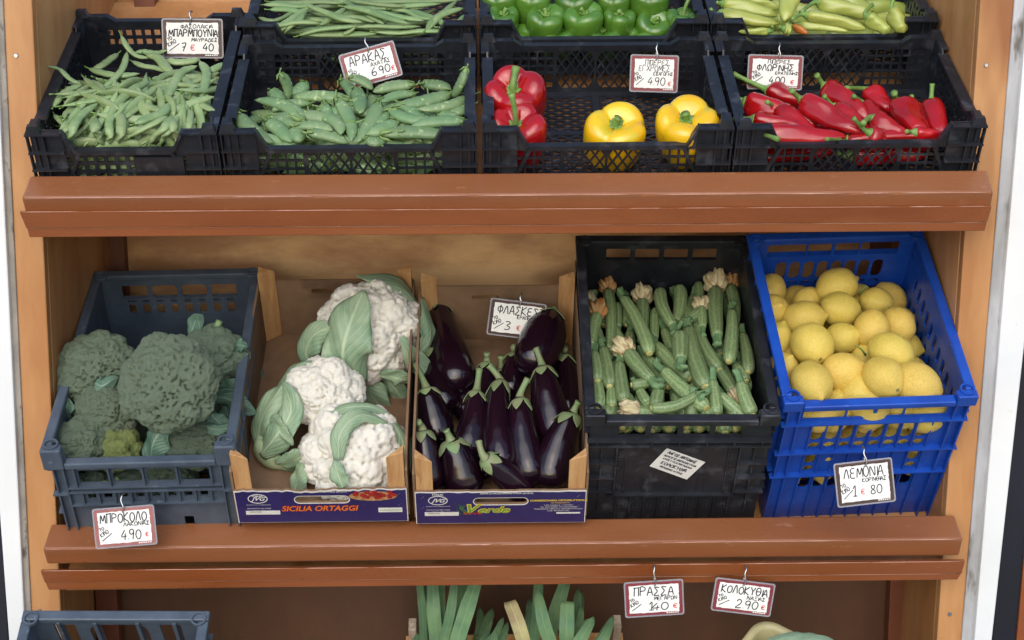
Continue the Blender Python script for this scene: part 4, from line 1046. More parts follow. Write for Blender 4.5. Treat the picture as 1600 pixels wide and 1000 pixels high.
def veg_box(Wd, D, M, label, torn, brandline):
    t = empty('produce_box', M, label, 'produce box', 'cardboard boxes with pine corner posts')
    HF, HWs, HP = .082, .138, .170; ZO = -.012; rr = random.Random(3 if torn else 4)
    top = []
    n = 36
    for i in range(n + 1):
        x = Wd - .003 - (Wd - .006) * i / n
        top.append((x, HF - (rr.random() * .004 if torn else rr.random() * .0015) - (.004 * math.exp(-((x - .12) / .03) ** 2) if torn else 0)))
    slot = oval(Wd * .5 if not torn else Wd * .505, .056, .088, .015, 6)
    hole = [slot]
    outer = [(.003, 0), (Wd - .003, 0)] + top
    fw = MB().plate(outer, hole, .004, XZ(.004, ZO)).build('front_panel', CARD, t)
    # printed sheet a little smaller, leaving a pale torn edge
    o2 = [(.0045, .001), (Wd - .0045, .001)] + [(min(max(x, .0045), Wd - .0045), z - .0022 - rr.random() * .0012) for x, z in top]
    mb = MB().plate(outer, [oval(slot and (Wd * .5 if not torn else Wd * .505), .056, .0895, .0165, 6)], .0004, XZ(.0034, ZO)); mb.build('torn_paper_edge', PWHITE, fw)
    MB().plate(o2, [oval(Wd * .5 if not torn else Wd * .505, .056, .093, .020, 6)], .0003, XZ(.0030, ZO)).build('printed_sheet', PRINT, fw)
    y = .0027
    # round emblem
    cx, cz = .041, .060
    flat('emblem', [(ell(cx, cz, .0165, .0115), [ell(cx, cz, .0150, .0100)])], PWHITE, fw, y)
    printed('emblem_letters', 'JVG', .013, PWHITE, fw, cx, cz - .0005, y, 1, .5, .0003)
    printed('emblem_lettering', 'ITALIA', .0052, PWHITE, fw, cx, cz + .0145 if not torn else cz + .0065, y, 1.2, 0, .0002)
    printed('small_print', 'PRODOTTO E CONFEZIONATO', .0028, PWHITE, fw, cx, cz - .0150, y)
    printed('small_print', 'PRODOTTO NEL PAESE', .0036, PWHITE, fw, cx, cz - .024, y, 1.05)
    printed('small_print', 'CAT. I  -  CAL.', .0034, PWHITE, fw, cx, cz - .029, y)
    flat('white_field', [(rect(.018, .021, .075, .0305), [])], PWHITE, fw, y)
    printed('small_print', 'OPERATORE:', .0036, INK, fw, .034, .0275, y - .0003)
    printed('small_print', 'ZONA DI PRODUZIONE: ITALIA (SICILIA)', .0046, PWHITE, fw, Wd * .5 - (.0 if torn else -.01), .0755 if torn else .0765, y, 1.05, 0, .0001)
    if torn:
        printed('lettering', 'SICILIA ORTAGGI', .0175, PRED, fw, .141, .0345, y, .93, .25, .0011)
        printed('lettering', 'SICILIA ORTAGGI', .0175, PORANGE, fw, .141, .0345, y - .0004, .93, .25, .0002)
        # picture of a basket of red fruit
        flat('printed_picture', [(ell(.232, .064, .040, .0115), [])], PBASK, fw, y)
        mb = MB()
        for i in range(22): mb.plate(ell(.232 + rr.uniform(-.03, .036), .067 + rr.uniform(-.006, .007), .0048, .0042, 10), [], .0002, XZ(y - .0004 - i * .00003, ZO))
        mb.build('printed_picture', PRED, fw)
        flat('white_field', [(rect(Wd - .052, .0235, Wd - .012, .0345), [])], PWHITE, fw, y)
        flat('green_stripe', [(rect(Wd - .050, .0285, Wd - .014, .0297), [])], PGREEN, fw, y - .0003)
    else:
        printed('lettering', 'V', .030, PYEL, fw, .093, .037, y, 1.15, .35, .0018); printed('lettering', 'V', .030, PGREEN, fw, .093, .037, y - .0004, 1.15, .35, .0004)
        printed('lettering', 'erde', .021, PYEL, fw, .132, .0345, y, 1.35, .35, .0012); printed('lettering', 'erde', .021, PGREEN, fw, .132, .0345, y - .0004, 1.35, .35, .0003)
        mb = MB()
        for i in range(5):
            a = i * .7; mb.tube([(.078 + .004 * i, y, .024 + ZO), (.072 + .005 * math.sin(a * 2) + .003 * i, y, .040 + ZO), (.070 + .004 * i, y, .050 + ZO + .004 * math.cos(a))], [.0008, .0012, .0003], 5, .2)
        mb.build('printed_picture', PGREEN, fw)
        flat('printed_picture', [(ell(.086 + .008 * i, .0265, .0036, .003, 10), []) for i in range(4)], PRED, fw, y - .0002)
        printed('small_print', 'COMMISSIONARIA ORTOFRUTTICOLA', .0058, PYEL, fw, Wd - .049, .0575, y, .95, 0, .0002)
        printed('small_print', 'DI POLICHETTI', .0048, PYEL, fw, Wd - .046, .0515, y, .95)
        for i, tx in enumerate(['C.DA FANELLO - VITTORIA', 'TEL. 0932 000000  FAX 0932 000000', 'MAGAZZINO: MERCATO ORTOFRUTTICOLO', 'COD. PRODUTTORE']):
            printed('small_print', tx, .0040, PWHITE, fw, Wd - .049, .0455 - i * .0048, y)
        flat('white_field', [(rect(Wd - .052, .0235, Wd - .012, .027), [])], PWHITE, fw, y)
    for x in (.016, Wd - .016):                # staples
        for z in (.066, .04): MB().bar((x - .003, .0024, z + ZO), (x + .002, .0024, z + ZO + .005), .0008, .0006, (0, 1, 0)).build('staple', STEEL, fw)
    bw = MB().plate([(.003, 0), (Wd - .003, 0), (Wd - .003, HWs), (.003, HWs)], [oval(Wd * .42, HWs - .026, .05, .013, 6)], .004, XZ(D - .008)); bw.build('back_panel', CARD, t)
    for u in (.0005, Wd - .0045):
        MB().plate([(.008, 0), (D - .009, 0), (D - .009, HWs), (.06, HWs - .004), (.008, HWs - .03)], [], .004, YZ(u)).build('side_panel', CARD, t)
    MB().box((.005, .009, .001), (Wd - .005, D - .009, .005)).build('floor', CARD, t)
    for sx in (0, 1):
        for sv in (0, 1):
            X = lambda x: Wd - x if sx else x
            Y = lambda v: D - v if sv else v
            h = HP + (.004 if sv else -.02)
            a, b, c, d = .0055, .034, (.0088), .030
            lo = [(X(a), Y(c), .006), (X(b), Y(c), .006), (X(a), Y(d), .006)]
            hi = [(X(a), Y(c), h), (X(b), Y(c), h - .012), (X(a), Y(d), h - .004)]
            MB().add(lo + hi, [(0, 1, 2), (3, 4, 5), (0, 1, 4, 3), (1, 2, 5, 4), (2, 0, 3, 5)]).build('corner_post', RAWW, t, bevel=.001)
    return t
MC = crateM(-.4155, 2.290, -.6698, R(30.2), .130, R(-.24))
ME = crateM(-.1175, 2.2905, -.6793, R(31.5), .130, R(-.32))
LOW = Matrix.Translation((0, 0, -.02))
veg_box(.291, .467, MC @ LOW, 'cardboard box with navy print and torn top edge holding three cauliflowers', True, 0)
veg_box(.291, .447, ME @ LOW, 'cardboard box with navy print, green lettering and wooden corner posts full of aubergines', False, 0)

# ------------------------------------------------------------------ aubergines
EG = 'glossy dark aubergines in the cardboard box'
def aubergine(A, B, wd, up, label, stem, curve=0., seed=0, key=None):
    rr = random.Random(seed); L = (B - A).length; t = empty('aubergine', Matrix.Translation(A), label, 'aubergine', EG)
    z = (B - A) / L; y = (up - z * up.dot(z)).normalized(); x = y.cross(z); n = 26
    path = [z * (L * i / (n - 1)) + x * (curve * L * 4 * (i / (n - 1)) * (1 - i / (n - 1))) for i in range(n)]
    ks = key[0] if key else [0, .05, .15, .35, .6, .78, .9, .96, .985, 1]; vs = key[1] if key else [.34, .50, .66, .84, .98, 1, .88, .62, .40, .04]
    ph = rr.random() * 6
    path_body('fruit', path, lambda tt: wd / 2 * float(np.interp(tt, ks, vs)), 28, EGGP, up, lambda a, tt: 1 + .02 * math.cos(2 * a + ph) + .012 * math.sin(5 * tt + a), 1, t)
    # calyx: a cap with pointed lobes hugging the shoulder
    r0 = wd / 2; V = []; Fs = []; seg = 40; rows = 8
    reach = [rr.uniform(.8, 1.25) for _ in range(5)]
    for i in range(rows + 1):
        for k in range(seg):
            a = 2 * math.pi * k / seg; f = (a / (2 * math.pi) * 5) % 1; lobe = max(0, 1 - abs(f - .5) * 2) ** .8; rch = reach[int(a / (2 * math.pi) * 5) % 5]
            s = i / rows * (.045 + .13 * lobe * rch)                # distance down the fruit, in lengths
            rad = r0 * float(np.interp(s, ks, vs)) * 1.02 + .0010 + (.0022 * (i / rows) ** 3 * lobe)
            if s < .03: rad *= .45 + .55 * (s / .03)
            d = z * (L * s) + x * (curve * L * 4 * s * (1 - s))
            V.append(d + (x * math.cos(a) + y * math.sin(a)) * rad)
    for i in range(rows):
        for k in range(seg): Fs.append((i * seg + k, i * seg + (k + 1) % seg, (i + 1) * seg + (k + 1) % seg, (i + 1) * seg + k))
    Fs.append(tuple(range(seg)))
    c = ob('calyx', mesh('calyx', V, Fs, EGGC, True), t); so_ = c.modifiers.new('s', 'SOLIDIFY'); so_.thickness = .0012; so_.offset = 1
    S = stem - A; mb = MB(); r = .0052
    mb.tube(spline([z * .006, -z * .004 + S * .1, S * .6 - z * .003, S], 8), [r * 2.1, r * 1.7, r * 1.3, r * 1.1, r, r, r * 1.05, r * 1.2], 12)
    mb.build('stem', EGGC, t, True)
    return t
ze = lambda x, y: (x / 2.4375 + 620, y / 2.4375 + 430)
ROUND = ([0, .04, .12, .3, .5, .7, .85, .93, .975, 1], [.40, .58, .75, .93, 1, .97, .82, .62, .38, .04])
for i, (st, a, b, w, h0_, h1_, lab, cv, key) in enumerate([
    ((158, 66), (158, 108), (250, 440), 165, .075, .085, 'large aubergine leaning on the back left post, topmost at the left', -.04, None),
    ((110, 250), (125, 285), (205, 530), 130, .075, .06, 'dark aubergine squeezed under the large one at the back left', -.03, None),
    ((70, 340), (112, 430), (165, 640), 128, .10, .07, 'aubergine at the left side with a long stalk crossing the box edge', .0, None),
    ((315, 358), (303, 445), (262, 695), 112, .095, .08, 'slender shiny aubergine left of the middle with a straight pale stalk', .03, None),
    ((343, 298), (343, 335), (320, 560), 105, .06, .04, 'dark aubergine behind the slender shiny one, stalk just showing', 0, None),
    ((350, 343), (395, 405), (408, 745), 118, .10, .085, 'long aubergine in the middle with its stalk bent left', -.05, None),
    ((498, 395), (468, 470), (525, 795), 124, .10, .09, 'aubergine right of the middle with a twisted ragged stalk', -.05, None),
    ((600, 130), (585, 150), (500, 372), 178, .10, .11, 'big round-bottomed aubergine lying high beside the tag at the back right', .02, ROUND),
    ((530, 278), (555, 350), (625, 640), 138, .11, .075, 'aubergine with an upright pale stalk in front of the big round-bottomed one', -.03, None),
    ((445, 275), (450, 300), (430, 470), 105, .06, .05, 'dark aubergine half hidden left of the big round-bottomed one', 0, None),
    ((640, 280), (640, 310), (655, 560), 118, .06, .055, 'dark aubergine deep against the right side of the box', 0, None),
    ((692, 482), (672, 525), (580, 815), 138, .10, .085, 'aubergine slanting in the front right corner, stalk over the box edge', -.06, None),
    ((82, 560), (98, 590), (128, 825), 118, .095, .075, 'aubergine standing in the front left corner of its box', .0, None),
    ((188, 590), (205, 628), (275, 840), 150, .09, .075, 'stout aubergine at the front, second from the left', .02, None),
    ((312, 632), (335, 695), (500, 840), 112, .09, .062, 'aubergine lying diagonally at the front centre with a short pale stalk', .02, None)]):
    k = -.05
    A = onM(ME, *ze(*a), h0_, k, .03); B = onM(ME, *ze(*b), h1_ - .03, k, .035); S = onM(ME, *ze(*st), h0_ + .018, k, .01)
    aubergine(A, B, w / 2.4375 / 860, UPn(ME), lab, S, cv, i, key)
for i, (u, v) in enumerate([(.05, .06), (.11, .06), (.17, .06), (.23, .06), (.08, .2), (.15, .2), (.22, .2), (.25, .2)]):
    aubergine(ME @ Vector((u, v + .12, .014)), ME @ Vector((u + .01, v, .014)), .05, UPn(ME), 'dark aubergine at the bottom of the box beneath the others', ME @ Vector((u, v + .135, .04)), 0, 40 + i)

# ------------------------------------------------------------------ zucchini
ZG = 'small zucchini in the deep black crate'
zpro = []
def zuc_mesh(L, r, bend, seed):
    rr = random.Random(seed); ph = rr.random() * 6
    ks = [0, .03, .2, .5, .8, .93, .98, 1]; vs = [.62, .70, .82, .94, 1, .93, .72, .45]
    sh = lambda a, t: 1 + .035 * math.cos(6 * a + ph) * (1 - .5 * t) + .03 * math.sin(3 * t * 2 + a + ph)
    return sweep_mesh('fruit', bent(L, bend, 18), lambda t: r * interp(t, ks, vs), 24, ZUC, sh, 1, True)
def zstem_mesh(r, seed):
    rr = random.Random(seed); mb = MB(); n = 30
    V = []; Fs = []; path = spline([(0, 0, .006), (0, 0, -.004), (rr.uniform(-.003, .003), 0, -.017), (rr.uniform(-.005, .005), .001, -.026)], 8)
    rad = [.92, .86, .80, .74, .70, .70, .74, .82]
    for i, p in enumerate(path):
        for k in range(n):
            a = 2 * math.pi * k / n; q = r * .68 * rad[i] * (1 + .13 * math.cos(5 * a) * min(1, i / 3)); V.append((p.x + q * math.cos(a), p.y + q * math.sin(a), p.z))
    for i in range(7):
        for k in range(n): Fs.append((i * n + k, i * n + (k + 1) % n, (i + 1) * n + (k + 1) % n, (i + 1) * n + k))
    Fs.append(tuple(range(n))); Fs.append(tuple(range(7 * n, 8 * n)))
    return mesh('stem', V, Fs, ZUCS, True)
def zbutton_mesh(L, r, bend):
    mb = MB(); mb.tube([(0, 0, L - .003), (0, 0, L + .0012), (0, 0, L + .0022)], [r * .50, r * .46, r * .34], 14); return mesh('blossom_end', mb.V, mb.F, ZCUT, True)
def flower_mesh(L, r, seed, m):
    rr = random.Random(seed); V = []; Fs = []; seg = 40; rows = 14; ln = r * rr.uniform(2.5, 3.3)
    bx, by = rr.uniform(-.3, .3), rr.uniform(-.3, .3); ph = rr.random() * 6
    for i in range(rows + 1):
        t = i / rows; prof = interp(t, [0, .12, .4, .7, .9, 1], [.70, 1.05, 1.35, 1.25, .95, .6])
        for k in range(seg):
            a = 2 * math.pi * k / seg
            fold = 1 + (.16 + .12 * t) * math.cos(10 * a + ph + 2.4 * t) + .10 * math.sin(4 * a + 5 * t + ph) + .05 * math.sin(23 * a + 9 * t)
            q = r * prof * fold
            V.append((q * math.cos(a) + bx * t * t * ln * .6, q * math.sin(a) + by * t * t * ln * .6, L - .003 + ln * t + .14 * ln * t * math.sin(3 * a + ph)))
    for i in range(rows):
        for k in range(seg): Fs.append((i * seg + k, i * seg + (k + 1) % seg, (i + 1) * seg + (k + 1) % seg, (i + 1) * seg + k))
    Fs.append(tuple(range(rows * seg, (rows + 1) * seg)))
    return mesh('withered_flower', V, Fs, m, True)
def zucchini(A, B, wd, up, label, flower=None, bend=0., seed=0, stem=True, roll=0.):
    """A = stem end, B = blossom end"""
    L = (B - A).length; r = wd / 2; t = empty('zucchini', axis_M(A, B, up, L, 1, roll), label, 'zucchini', ZG)
    ob('fruit', zuc_mesh(L, r, bend * L, seed), t)
    if stem: ob('stem', zstem_mesh(r, seed), t)
    if flower: ob('withered_flower', flower_mesh(L, r * 1.05, seed, flower), t)
    else: ob('blossom_end', zbutton_mesh(L, r, bend), t)
    return t
zz = lambda x, y: (x / 3.572 + 900, y / 3.572 + 400)
W_, O_ = FLOW, FLOWO
for i, (a, b, w, lift, fl, lab, bd) in enumerate([   # picture coordinates: a = stem end, b = blossom end
    ((85, 500), (115, 330), 82, .015, O_, 'zucchini at the left edge with an orange-brown withered flower pointing up', .02),
    ((190, 525), (178, 190), 72, .0, O_, 'long zucchini with an orange flower in the back left corner', -.02),
    ((70, 370), (68, 250), 60, -.005, W_, 'short zucchini wedged against the back left side of the crate', 0),
    ((265, 235), (410, 545), 84, .022, None, 'long zucchini lying diagonally with its ribbed stem at the top, left half of the crate', .04),
    ((235, 400), (228, 270), 62, -.012, None, 'dark zucchini behind the long diagonal one', 0),
    ((370, 430), (372, 250), 84, .0, W_, 'zucchini below the large pale crumpled flower at the back', 0),
    ((540, 390), (470, 190), 80, .015, None, 'curved zucchini at the back centre whose stem meets its neighbour', .06),
    ((560, 370), (578, 175), 88, .0, None, 'upright zucchini at the back centre, blunt end up', -.03),
    ((440, 460), (450, 300), 70, -.012, None, 'dark zucchini under the two at the back centre', .03),
    ((690, 270), (685, 155), 66, -.004, None, 'small zucchini with a pale yellow blossom end at the back', 0),
    ((705, 400), (698, 290), 66, .012, W_, 'short zucchini with a cream flower right of the back centre', 0),
    ((790, 450), (782, 185), 98, .012, W_, 'thick zucchini under the big brown flower at the back right', .02),
    ((885, 380), (862, 170), 80, .005, O_, 'zucchini in the back right corner with a golden withered flower', -.03),
    ((870, 310), (852, 590), 80, .026, None, 'pale zucchini hanging down at the right with its blossom end below', .02),
    ((585, 385), (690, 310), 66, .012, None, 'short zucchini lying sideways at the back right of centre', 0),
    ((585, 580), (580, 440), 100, .034, None, 'round fat zucchini pointing its stem at the viewer in the centre', 0),
    ((930, 440), (960, 650), 76, .008, None, 'zucchini against the right crate wall below the hanging one', .03),
    ((630, 410), (725, 735), 104, .022, None, 'largest pale zucchini, lying lengthwise right of the centre', -.03),
    ((670, 385), (800, 640), 90, .004, None, 'dark speckled zucchini behind the largest pale one', -.04),
    ((450, 500), (645, 685), 98, .006, None, 'pale striped zucchini under the round fat one', -.04),
    ((100, 545), (118, 700), 84, .014, None, 'short zucchini at the left edge, blossom end down, below the orange flower', 0),
    ((150, 520), (188, 730), 82, .01, None, 'zucchini beside the left edge, second row, pointing down', .02),
    ((420, 690), (290, 540), 90, .022, W_, 'zucchini topped by a striped papery flower left of the centre', .03),
    ((245, 605), (270, 810), 84, .012, None, 'zucchini below the striped papery flower, lying lengthwise', -.02),
    ((385, 560), (520, 730), 84, .0, None, 'dark zucchini in the middle under the pale striped one', .02),
    ((490, 640), (730, 850), 90, .02, None, 'long zucchini slanting to the front rim in the middle', -.02),
    ((670, 775), (420, 850), 66, .032, None, 'curved zucchini lying crosswise near the front rim', .10),
    ((765, 700), (785, 890), 74, .028, None, 'pale yellowish zucchini standing lengthwise at the front right of centre', .0),
    ((800, 780), (960, 930), 84, .012, None, 'zucchini in the front right reaching the rim', .02),
    ((920, 710), (985, 890), 84, .026, None, 'zucchini at the front right with its thick stem up', -.03),
    ((120, 690), (128, 850), 78, .004, None, 'zucchini at the left front below the short left one', 0),
    ((195, 740), (200, 840), 66, .004, None, 'small zucchini behind the big withered flower at the front left', 0),
    ((480, 900), (340, 870), 74, .026, W_, 'zucchini with the big withered flower at the front left rim', 0),
    ((440, 700), (310, 720), 66, .012, None, 'short zucchini left of the centre, lying crosswise', .03),
    ((470, 715), (440, 850), 80, .008, None, 'zucchini with a dark ribbed stem pointing up at the front centre', 0),
    ((645, 820), (640, 930), 84, .016, None, 'zucchini end showing at the front rim below the crosswise curved one', 0),
    ((720, 850), (760, 940), 90, .014, None, 'pale zucchini end at the front rim right of centre', 0),
    ((800, 640), (880, 760), 72, .0, W_, 'zucchini with a brown shrivelled flower at the right front', 0),
    ((890, 610), (950, 700), 70, .0, None, 'short dark zucchini deep at the right wall', 0),
    ((350, 740), (400, 830), 66, .002, None, 'zucchini with grey-green stem left of the front centre', 0),
    ((700, 700), (640, 760), 74, -.006, None, 'dark zucchini glimpsed under the largest pale one', 0)]):
    k = -.16; h = .228
    A = onM(MZ, *zz(*a), h + lift, k, .03); B = onM(MZ, *zz(*b), h + lift, k, .03)
    zucchini(A, B, w / 3.572 / 925, UPn(MZ), lab, fl, bd, i, True, rb.uniform(-.3, .3))
for j in range(4):
    for i in range(9):
        v = .05 + j * .095; u = .035 + i * .031
        w = .205 - .16 * v + rb.uniform(-.008, .006)
        a = MZ @ Vector((u, v + .05, w)); b = MZ @ Vector((u + rb.uniform(-.02, .02), v - .02 if v > .06 else .03, w + rb.uniform(-.01, .01)))
        zucchini(a, b, rb.uniform(.022, .028), UPn(MZ), 'zucchini of the layer beneath the visible top ones in the black crate', None, 0, 60 + i % 5)
for i in range(9):
    for j in range(2):
        x = .05 + i * .027; a = MZ @ Vector((x, .10, .20 - j * .03)); b = MZ @ Vector((x + rb.uniform(-.02, .02), .036, .218 - j * .03))
        zucchini(a, b, .027, UPn(MZ), 'zucchini just inside the front handle slots of the black crate', None, 0, 70 + i)

# ------------------------------------------------------------------ lemons
LMG = 'lemons in the bright blue crate'
def lemon_mesh(seed):
    rr = random.Random(seed); n, seg = 24, 32; V = []; Fs = []; o = Vector((rr.random() * 9, 5, 3))
    for i in range(n + 1):
        s = i / n; th = math.pi * s
        for k in range(seg):
            a = 2 * math.pi * k / seg
            r = math.sin(th); z = -math.cos(th) * 1.16
            if s > .86: z += .22 * ((s - .86) / .14) ** 1.3; r *= 1 - .25 * math.sin((s - .86) / .14 * math.pi)
            if s < .1: z += -.03
            p = Vector((r * math.cos(a), r * math.sin(a), z)); f = 1 + .05 * noise.noise(p * 1.3 + o) + .02 * noise.noise(p * 3 + o)
            V.append(p * f)
    for i in range(n):
        for k in range(seg): Fs.append((i * seg + k, i * seg + (k + 1) % seg, (i + 1) * seg + (k + 1) % seg, (i + 1) * seg + k))
    return mesh('lemon', V, Fs, LEMN, True)
LMe = [lemon_mesh(i) for i in range(6)]
for me in LMe:
    b = bmesh.new(); b.from_mesh(me); bmesh.ops.remove_doubles(b, verts=b.verts, dist=1e-4); b.to_mesh(me); b.free(); me.polygons.foreach_set('use_smooth', [True] * len(me.polygons))
mb = MB(); mb.tube([(0, 0, -1.10), (0, 0, -1.15), (0, 0, -1.17)], [.16, .14, .09], 12); mb.tube([(0, 0, -1.14), (0, 0, -1.20)], [.06, .05], 8)
BUT = mesh('stalk_button', mb.V, mb.F, NAVEL, True)
_lm = {}
def lemon(c, d, ax, label, seed, button=True):
    ax = Vector(ax).normalized(); q = ax.to_track_quat('Z', 'Y').to_matrix().to_4x4()
    M = Matrix.Translation(c) @ q @ Matrix.Rotation(seed * 1.7, 4, 'Z') @ Matrix.Diagonal((d / 2, d / 2, d / 2, 1))
    k = seed % 6
    if k in _lm: o = dup(_lm[k], M)
    else:
        o = ob('lemon', LMe[k]); o.matrix_world = M; ob('stalk_button', BUT, o); _lm[k] = o
    return tag(o, label, 'lemon', LMG)
zl = lambda x, y: (x / 2 + 1150, y / 2 + 340)
TV = -FW   # towards the viewer
for i, (x, y, d, lift, ax, lab) in enumerate([
    (315, 215, 124, .02, (.9, .2, .3), 'orange-yellow lemon lying highest at the back of the pile'),
    (222, 262, 96, -.01, (.8, .2, .5), 'lemon half hidden at the back, left of the highest one'),
    (108, 228, 104, .0, (.3, .5, .6), 'lemon at the top of the left side beside the crate wall'),
    (108, 292, 114, .008, (.2, -.6, .3), 'orange-tinted lemon, second down along the left wall'),
    (210, 318, 122, .014, (.9, -.2, .2), 'yellow lemon with a faint groove, back left of the pile'),
    (325, 288, 120, .014, (.9, .1, -.3), 'lemon just below the highest one'),
    (438, 265, 104, -.004, (.9, .3, -.2), 'lemon lying at the back right near the crate wall'),
    (396, 275, 80, -.02, (.3, .5, .8), 'small lemon wedged between two others at the back'),
    (424, 350, 114, .016, (-.1, -.2, -1), 'egg-shaped lemon standing on its tip right of centre'),
    (508, 335, 108, .004, (.5, -.3, -.9), 'lemon with its tip pointing down at the right wall'),
    (330, 378, 104, .0, (.7, -.4, .3), 'orange-tinted lemon in the centre behind the one with the stalk end'),
    (237, 397, 134, .03, (-.1, .75, .35), 'large pale lemon showing its green stalk end, left of centre'),
    (485, 425, 128, .028, (.85, -.35, -.45), 'lemon with a pointed nipple toward the right, right of centre'),
    (122, 386, 108, .004, (.4, .1, .8), 'lemon third down along the left wall'),
    (142, 476, 104, .004, (.4, -.5, .8), 'orange lemon fourth down along the left wall'),
    (235, 518, 132, .03, (.2, -.95, -.35), 'large yellow lemon at the left front with its tip to the viewer'),
    (330, 483, 122, .018, (.9, -.2, .3), 'orange lemon with brown scars in the middle of the pile'),
    (460, 500, 126, .034, (-.35, .7, .3), 'lemon turned so its scarred end faces the viewer, front centre'),
    (562, 522, 140, .022, (-.7, .4, .3), 'big lemon with a grey spot at the right front'),
    (383, 548, 112, .0, (.6, .2, .8), 'lemon tucked behind the one with a dark stalk end at the front'),
    (415, 590, 134, .016, (.0, .15, -1), 'lemon rising over the front rim with its dark stalk end up'),
    (262, 610, 124, .0, (.9, 0, .2), 'lemon behind the left part of the front rim'),
    (592, 608, 134, .01, (.9, 0, .2), 'lemon behind the right part of the front rim'),
    (312, 585, 84, -.015, (.2, .2, .9), 'lemon in shade between the front left ones'),
    (180, 440, 100, -.02, (.4, .4, .6), 'shaded lemon under the large pale one'),
    (405, 440, 100, -.024, (.4, .4, .6), 'shaded lemon under the one with the pointed nipple'),
    (165, 560, 100, -.015, (.4, .4, .6), 'lemon at the front left corner behind the rim')]):
    k = -.13; c = onM(ML, *zl(x, y), .218 + lift, k, .042)
    lemon(c, d / 2 / 905 * .97, ax, lab, i)
n = 0
for lay in range(4):
    for j in range(6):
        for i in range(5):
            v = .105 + j * .06 + (lay % 2) * .02; u = .046 + i * .057; w = .032 + lay * .048
            if w > .175 - .13 * v or v > .35: continue
            lemon(ML @ Vector((u + rb.uniform(-.004, .004), v, w)), .057 * rb.uniform(.95, 1.05), (rb.gauss(0, 1), rb.gauss(0, 1), rb.gauss(0, 1)), 'lemon deeper in the pile, seen through the oval slots of the blue crate', 100 + n); n += 1
for i in range(10):
    lemon(ML @ Vector((.048 + i % 5 * .056, .0455, .036 if i < 5 else .096)), .058, (rb.gauss(0, 1), rb.gauss(0, .4), rb.gauss(0, 1)), 'lemon low behind the front wall of the blue crate', 150 + i)
for i in range(5):
    lemon(ML @ Vector((.048 + i * .056, .043, .174)), .058, (rb.gauss(0, 1), rb.gauss(0, .4), rb.gauss(0, 1)), 'lemon just behind the slots of the front wall in the blue crate', 140 + i)
for (px, py), (qx, qy) in (((372, 400), (405, 430)), ((408, 215), (385, 240))):
    a, b = onM(ML, *zl(px, py), .250, -.13), onM(ML, *zl(qx, qy), .225, -.13)
    mb = MB(); mb.tube(spline([a, a.lerp(b, .5) + UPn(ML) * .004, b], 6), [.0012, .0013, .0014, .0015, .0017, .002], 6)
    tag(mb.build('lemon_twig', CALYX, None, True), 'green twig with a cut end between lemons near the centre of the pile' if px == 372 else 'small green twig beside the highest lemon at the back', 'twig')

# ------------------------------------------------------------------ leaves
def leaf(name, parent, P, width, nrm, mat, cup=.2, wave=.12, seed=0, wprof=None, fold=0., nt=22, ns=12, thick=.0009):
    """leaf blade along world points P; the parent is only translated"""
    rr = random.Random(seed); base = parent.matrix_world.translation if parent else Vector((0, 0, 0))
    path = spline(P, nt); V = []; Fs = []; UV = []; N0 = Vector(nrm); ph = [rr.random() * 6 for _ in range(4)]
    wp = wprof or ([0, .12, .35, .6, .85, 1], [.30, .45, .9, 1, .62, .06])
    for i, p in enumerate(path):
        d = (path[min(i + 1, nt - 1)] - path[max(i - 1, 0)]).normalized()
        n = (N0 - d * N0.dot(d)).normalized(); x = d.cross(n); t = i / (nt - 1); w = width / 2 * interp(t, *wp)
        for k in range(ns + 1):
            s = k / ns * 2 - 1
            ww = w * (1 + wave * .5 * math.sin(9 * t + ph[0] + (3 if s > 0 else 0)) * abs(s))
            h = cup * w * s * s + wave * w * abs(s) ** 2 * math.sin(14 * t + ph[1] + s * 2) + wave * .5 * w * math.sin(6 * t + 4 * s + ph[2]) - fold * w * (1 - abs(s))
            V.append(p + x * (ww * s) + n * h - base); UV.append((k / ns, t))
    for i in range(nt - 1):
        for k in range(ns): Fs.append((i * (ns + 1) + k, i * (ns + 1) + k + 1, (i + 1) * (ns + 1) + k + 1, (i + 1) * (ns + 1) + k))
    o = ob(name, mesh(name, V, Fs, mat, True, uv=UV), parent)
    so_ = o.modifiers.new('s', 'SOLIDIFY'); so_.thickness = thick; so_.offset = 0
    return o
def bump_cells(m, scale, dist):
    N = m.node_tree.nodes; L = m.node_tree.links; tc = N.new('ShaderNodeTexCoord'); v = N.new('ShaderNodeTexVoronoi'); v.inputs['Scale'].default_value = scale
    L.new(tc.outputs['Object'], v.inputs['Vector']); b = N.new('ShaderNodeBump'); b.inputs['Distance'].default_value = dist; b.invert = True
    L.new(v.outputs['Distance'], b.inputs['Height']); L.new(b.outputs[0], N['Principled BSDF'].inputs['Normal'])
bump_cells(BROC, 460, .003); bump_cells(BROCY, 380, .003); speckle(BROC, srgb(100, 126, 100), 420, .45, .62, .8); speckle(BROCY, srgb(134, 158, 98), 420, .45, .62, .7); bump_cells(CURD, 260, .0006)
def ico(sub):
    b = bmesh.new(); bmesh.ops.create_icosphere(b, subdivisions=sub, radius=1); b.verts.ensure_lookup_table()
    V = np.array([v.co[:] for v in b.verts]); Fs = [[v.index for v in f.verts] for f in b.faces]; b.free(); return V, Fs
ICO = ico(6)
def fib(n, rng, zmin=-.5, jit=.25):
    i = np.arange(n) + .5; z = 1 - (1 - zmin) * i / n; a = i * 2.39996; r = np.sqrt(1 - z * z)
    P = np.stack([r * np.cos(a), r * np.sin(a), z], 1) + rng.normal(0, jit / math.sqrt(n), (n, 3)); return P / np.linalg.norm(P, axis=1, keepdims=True)
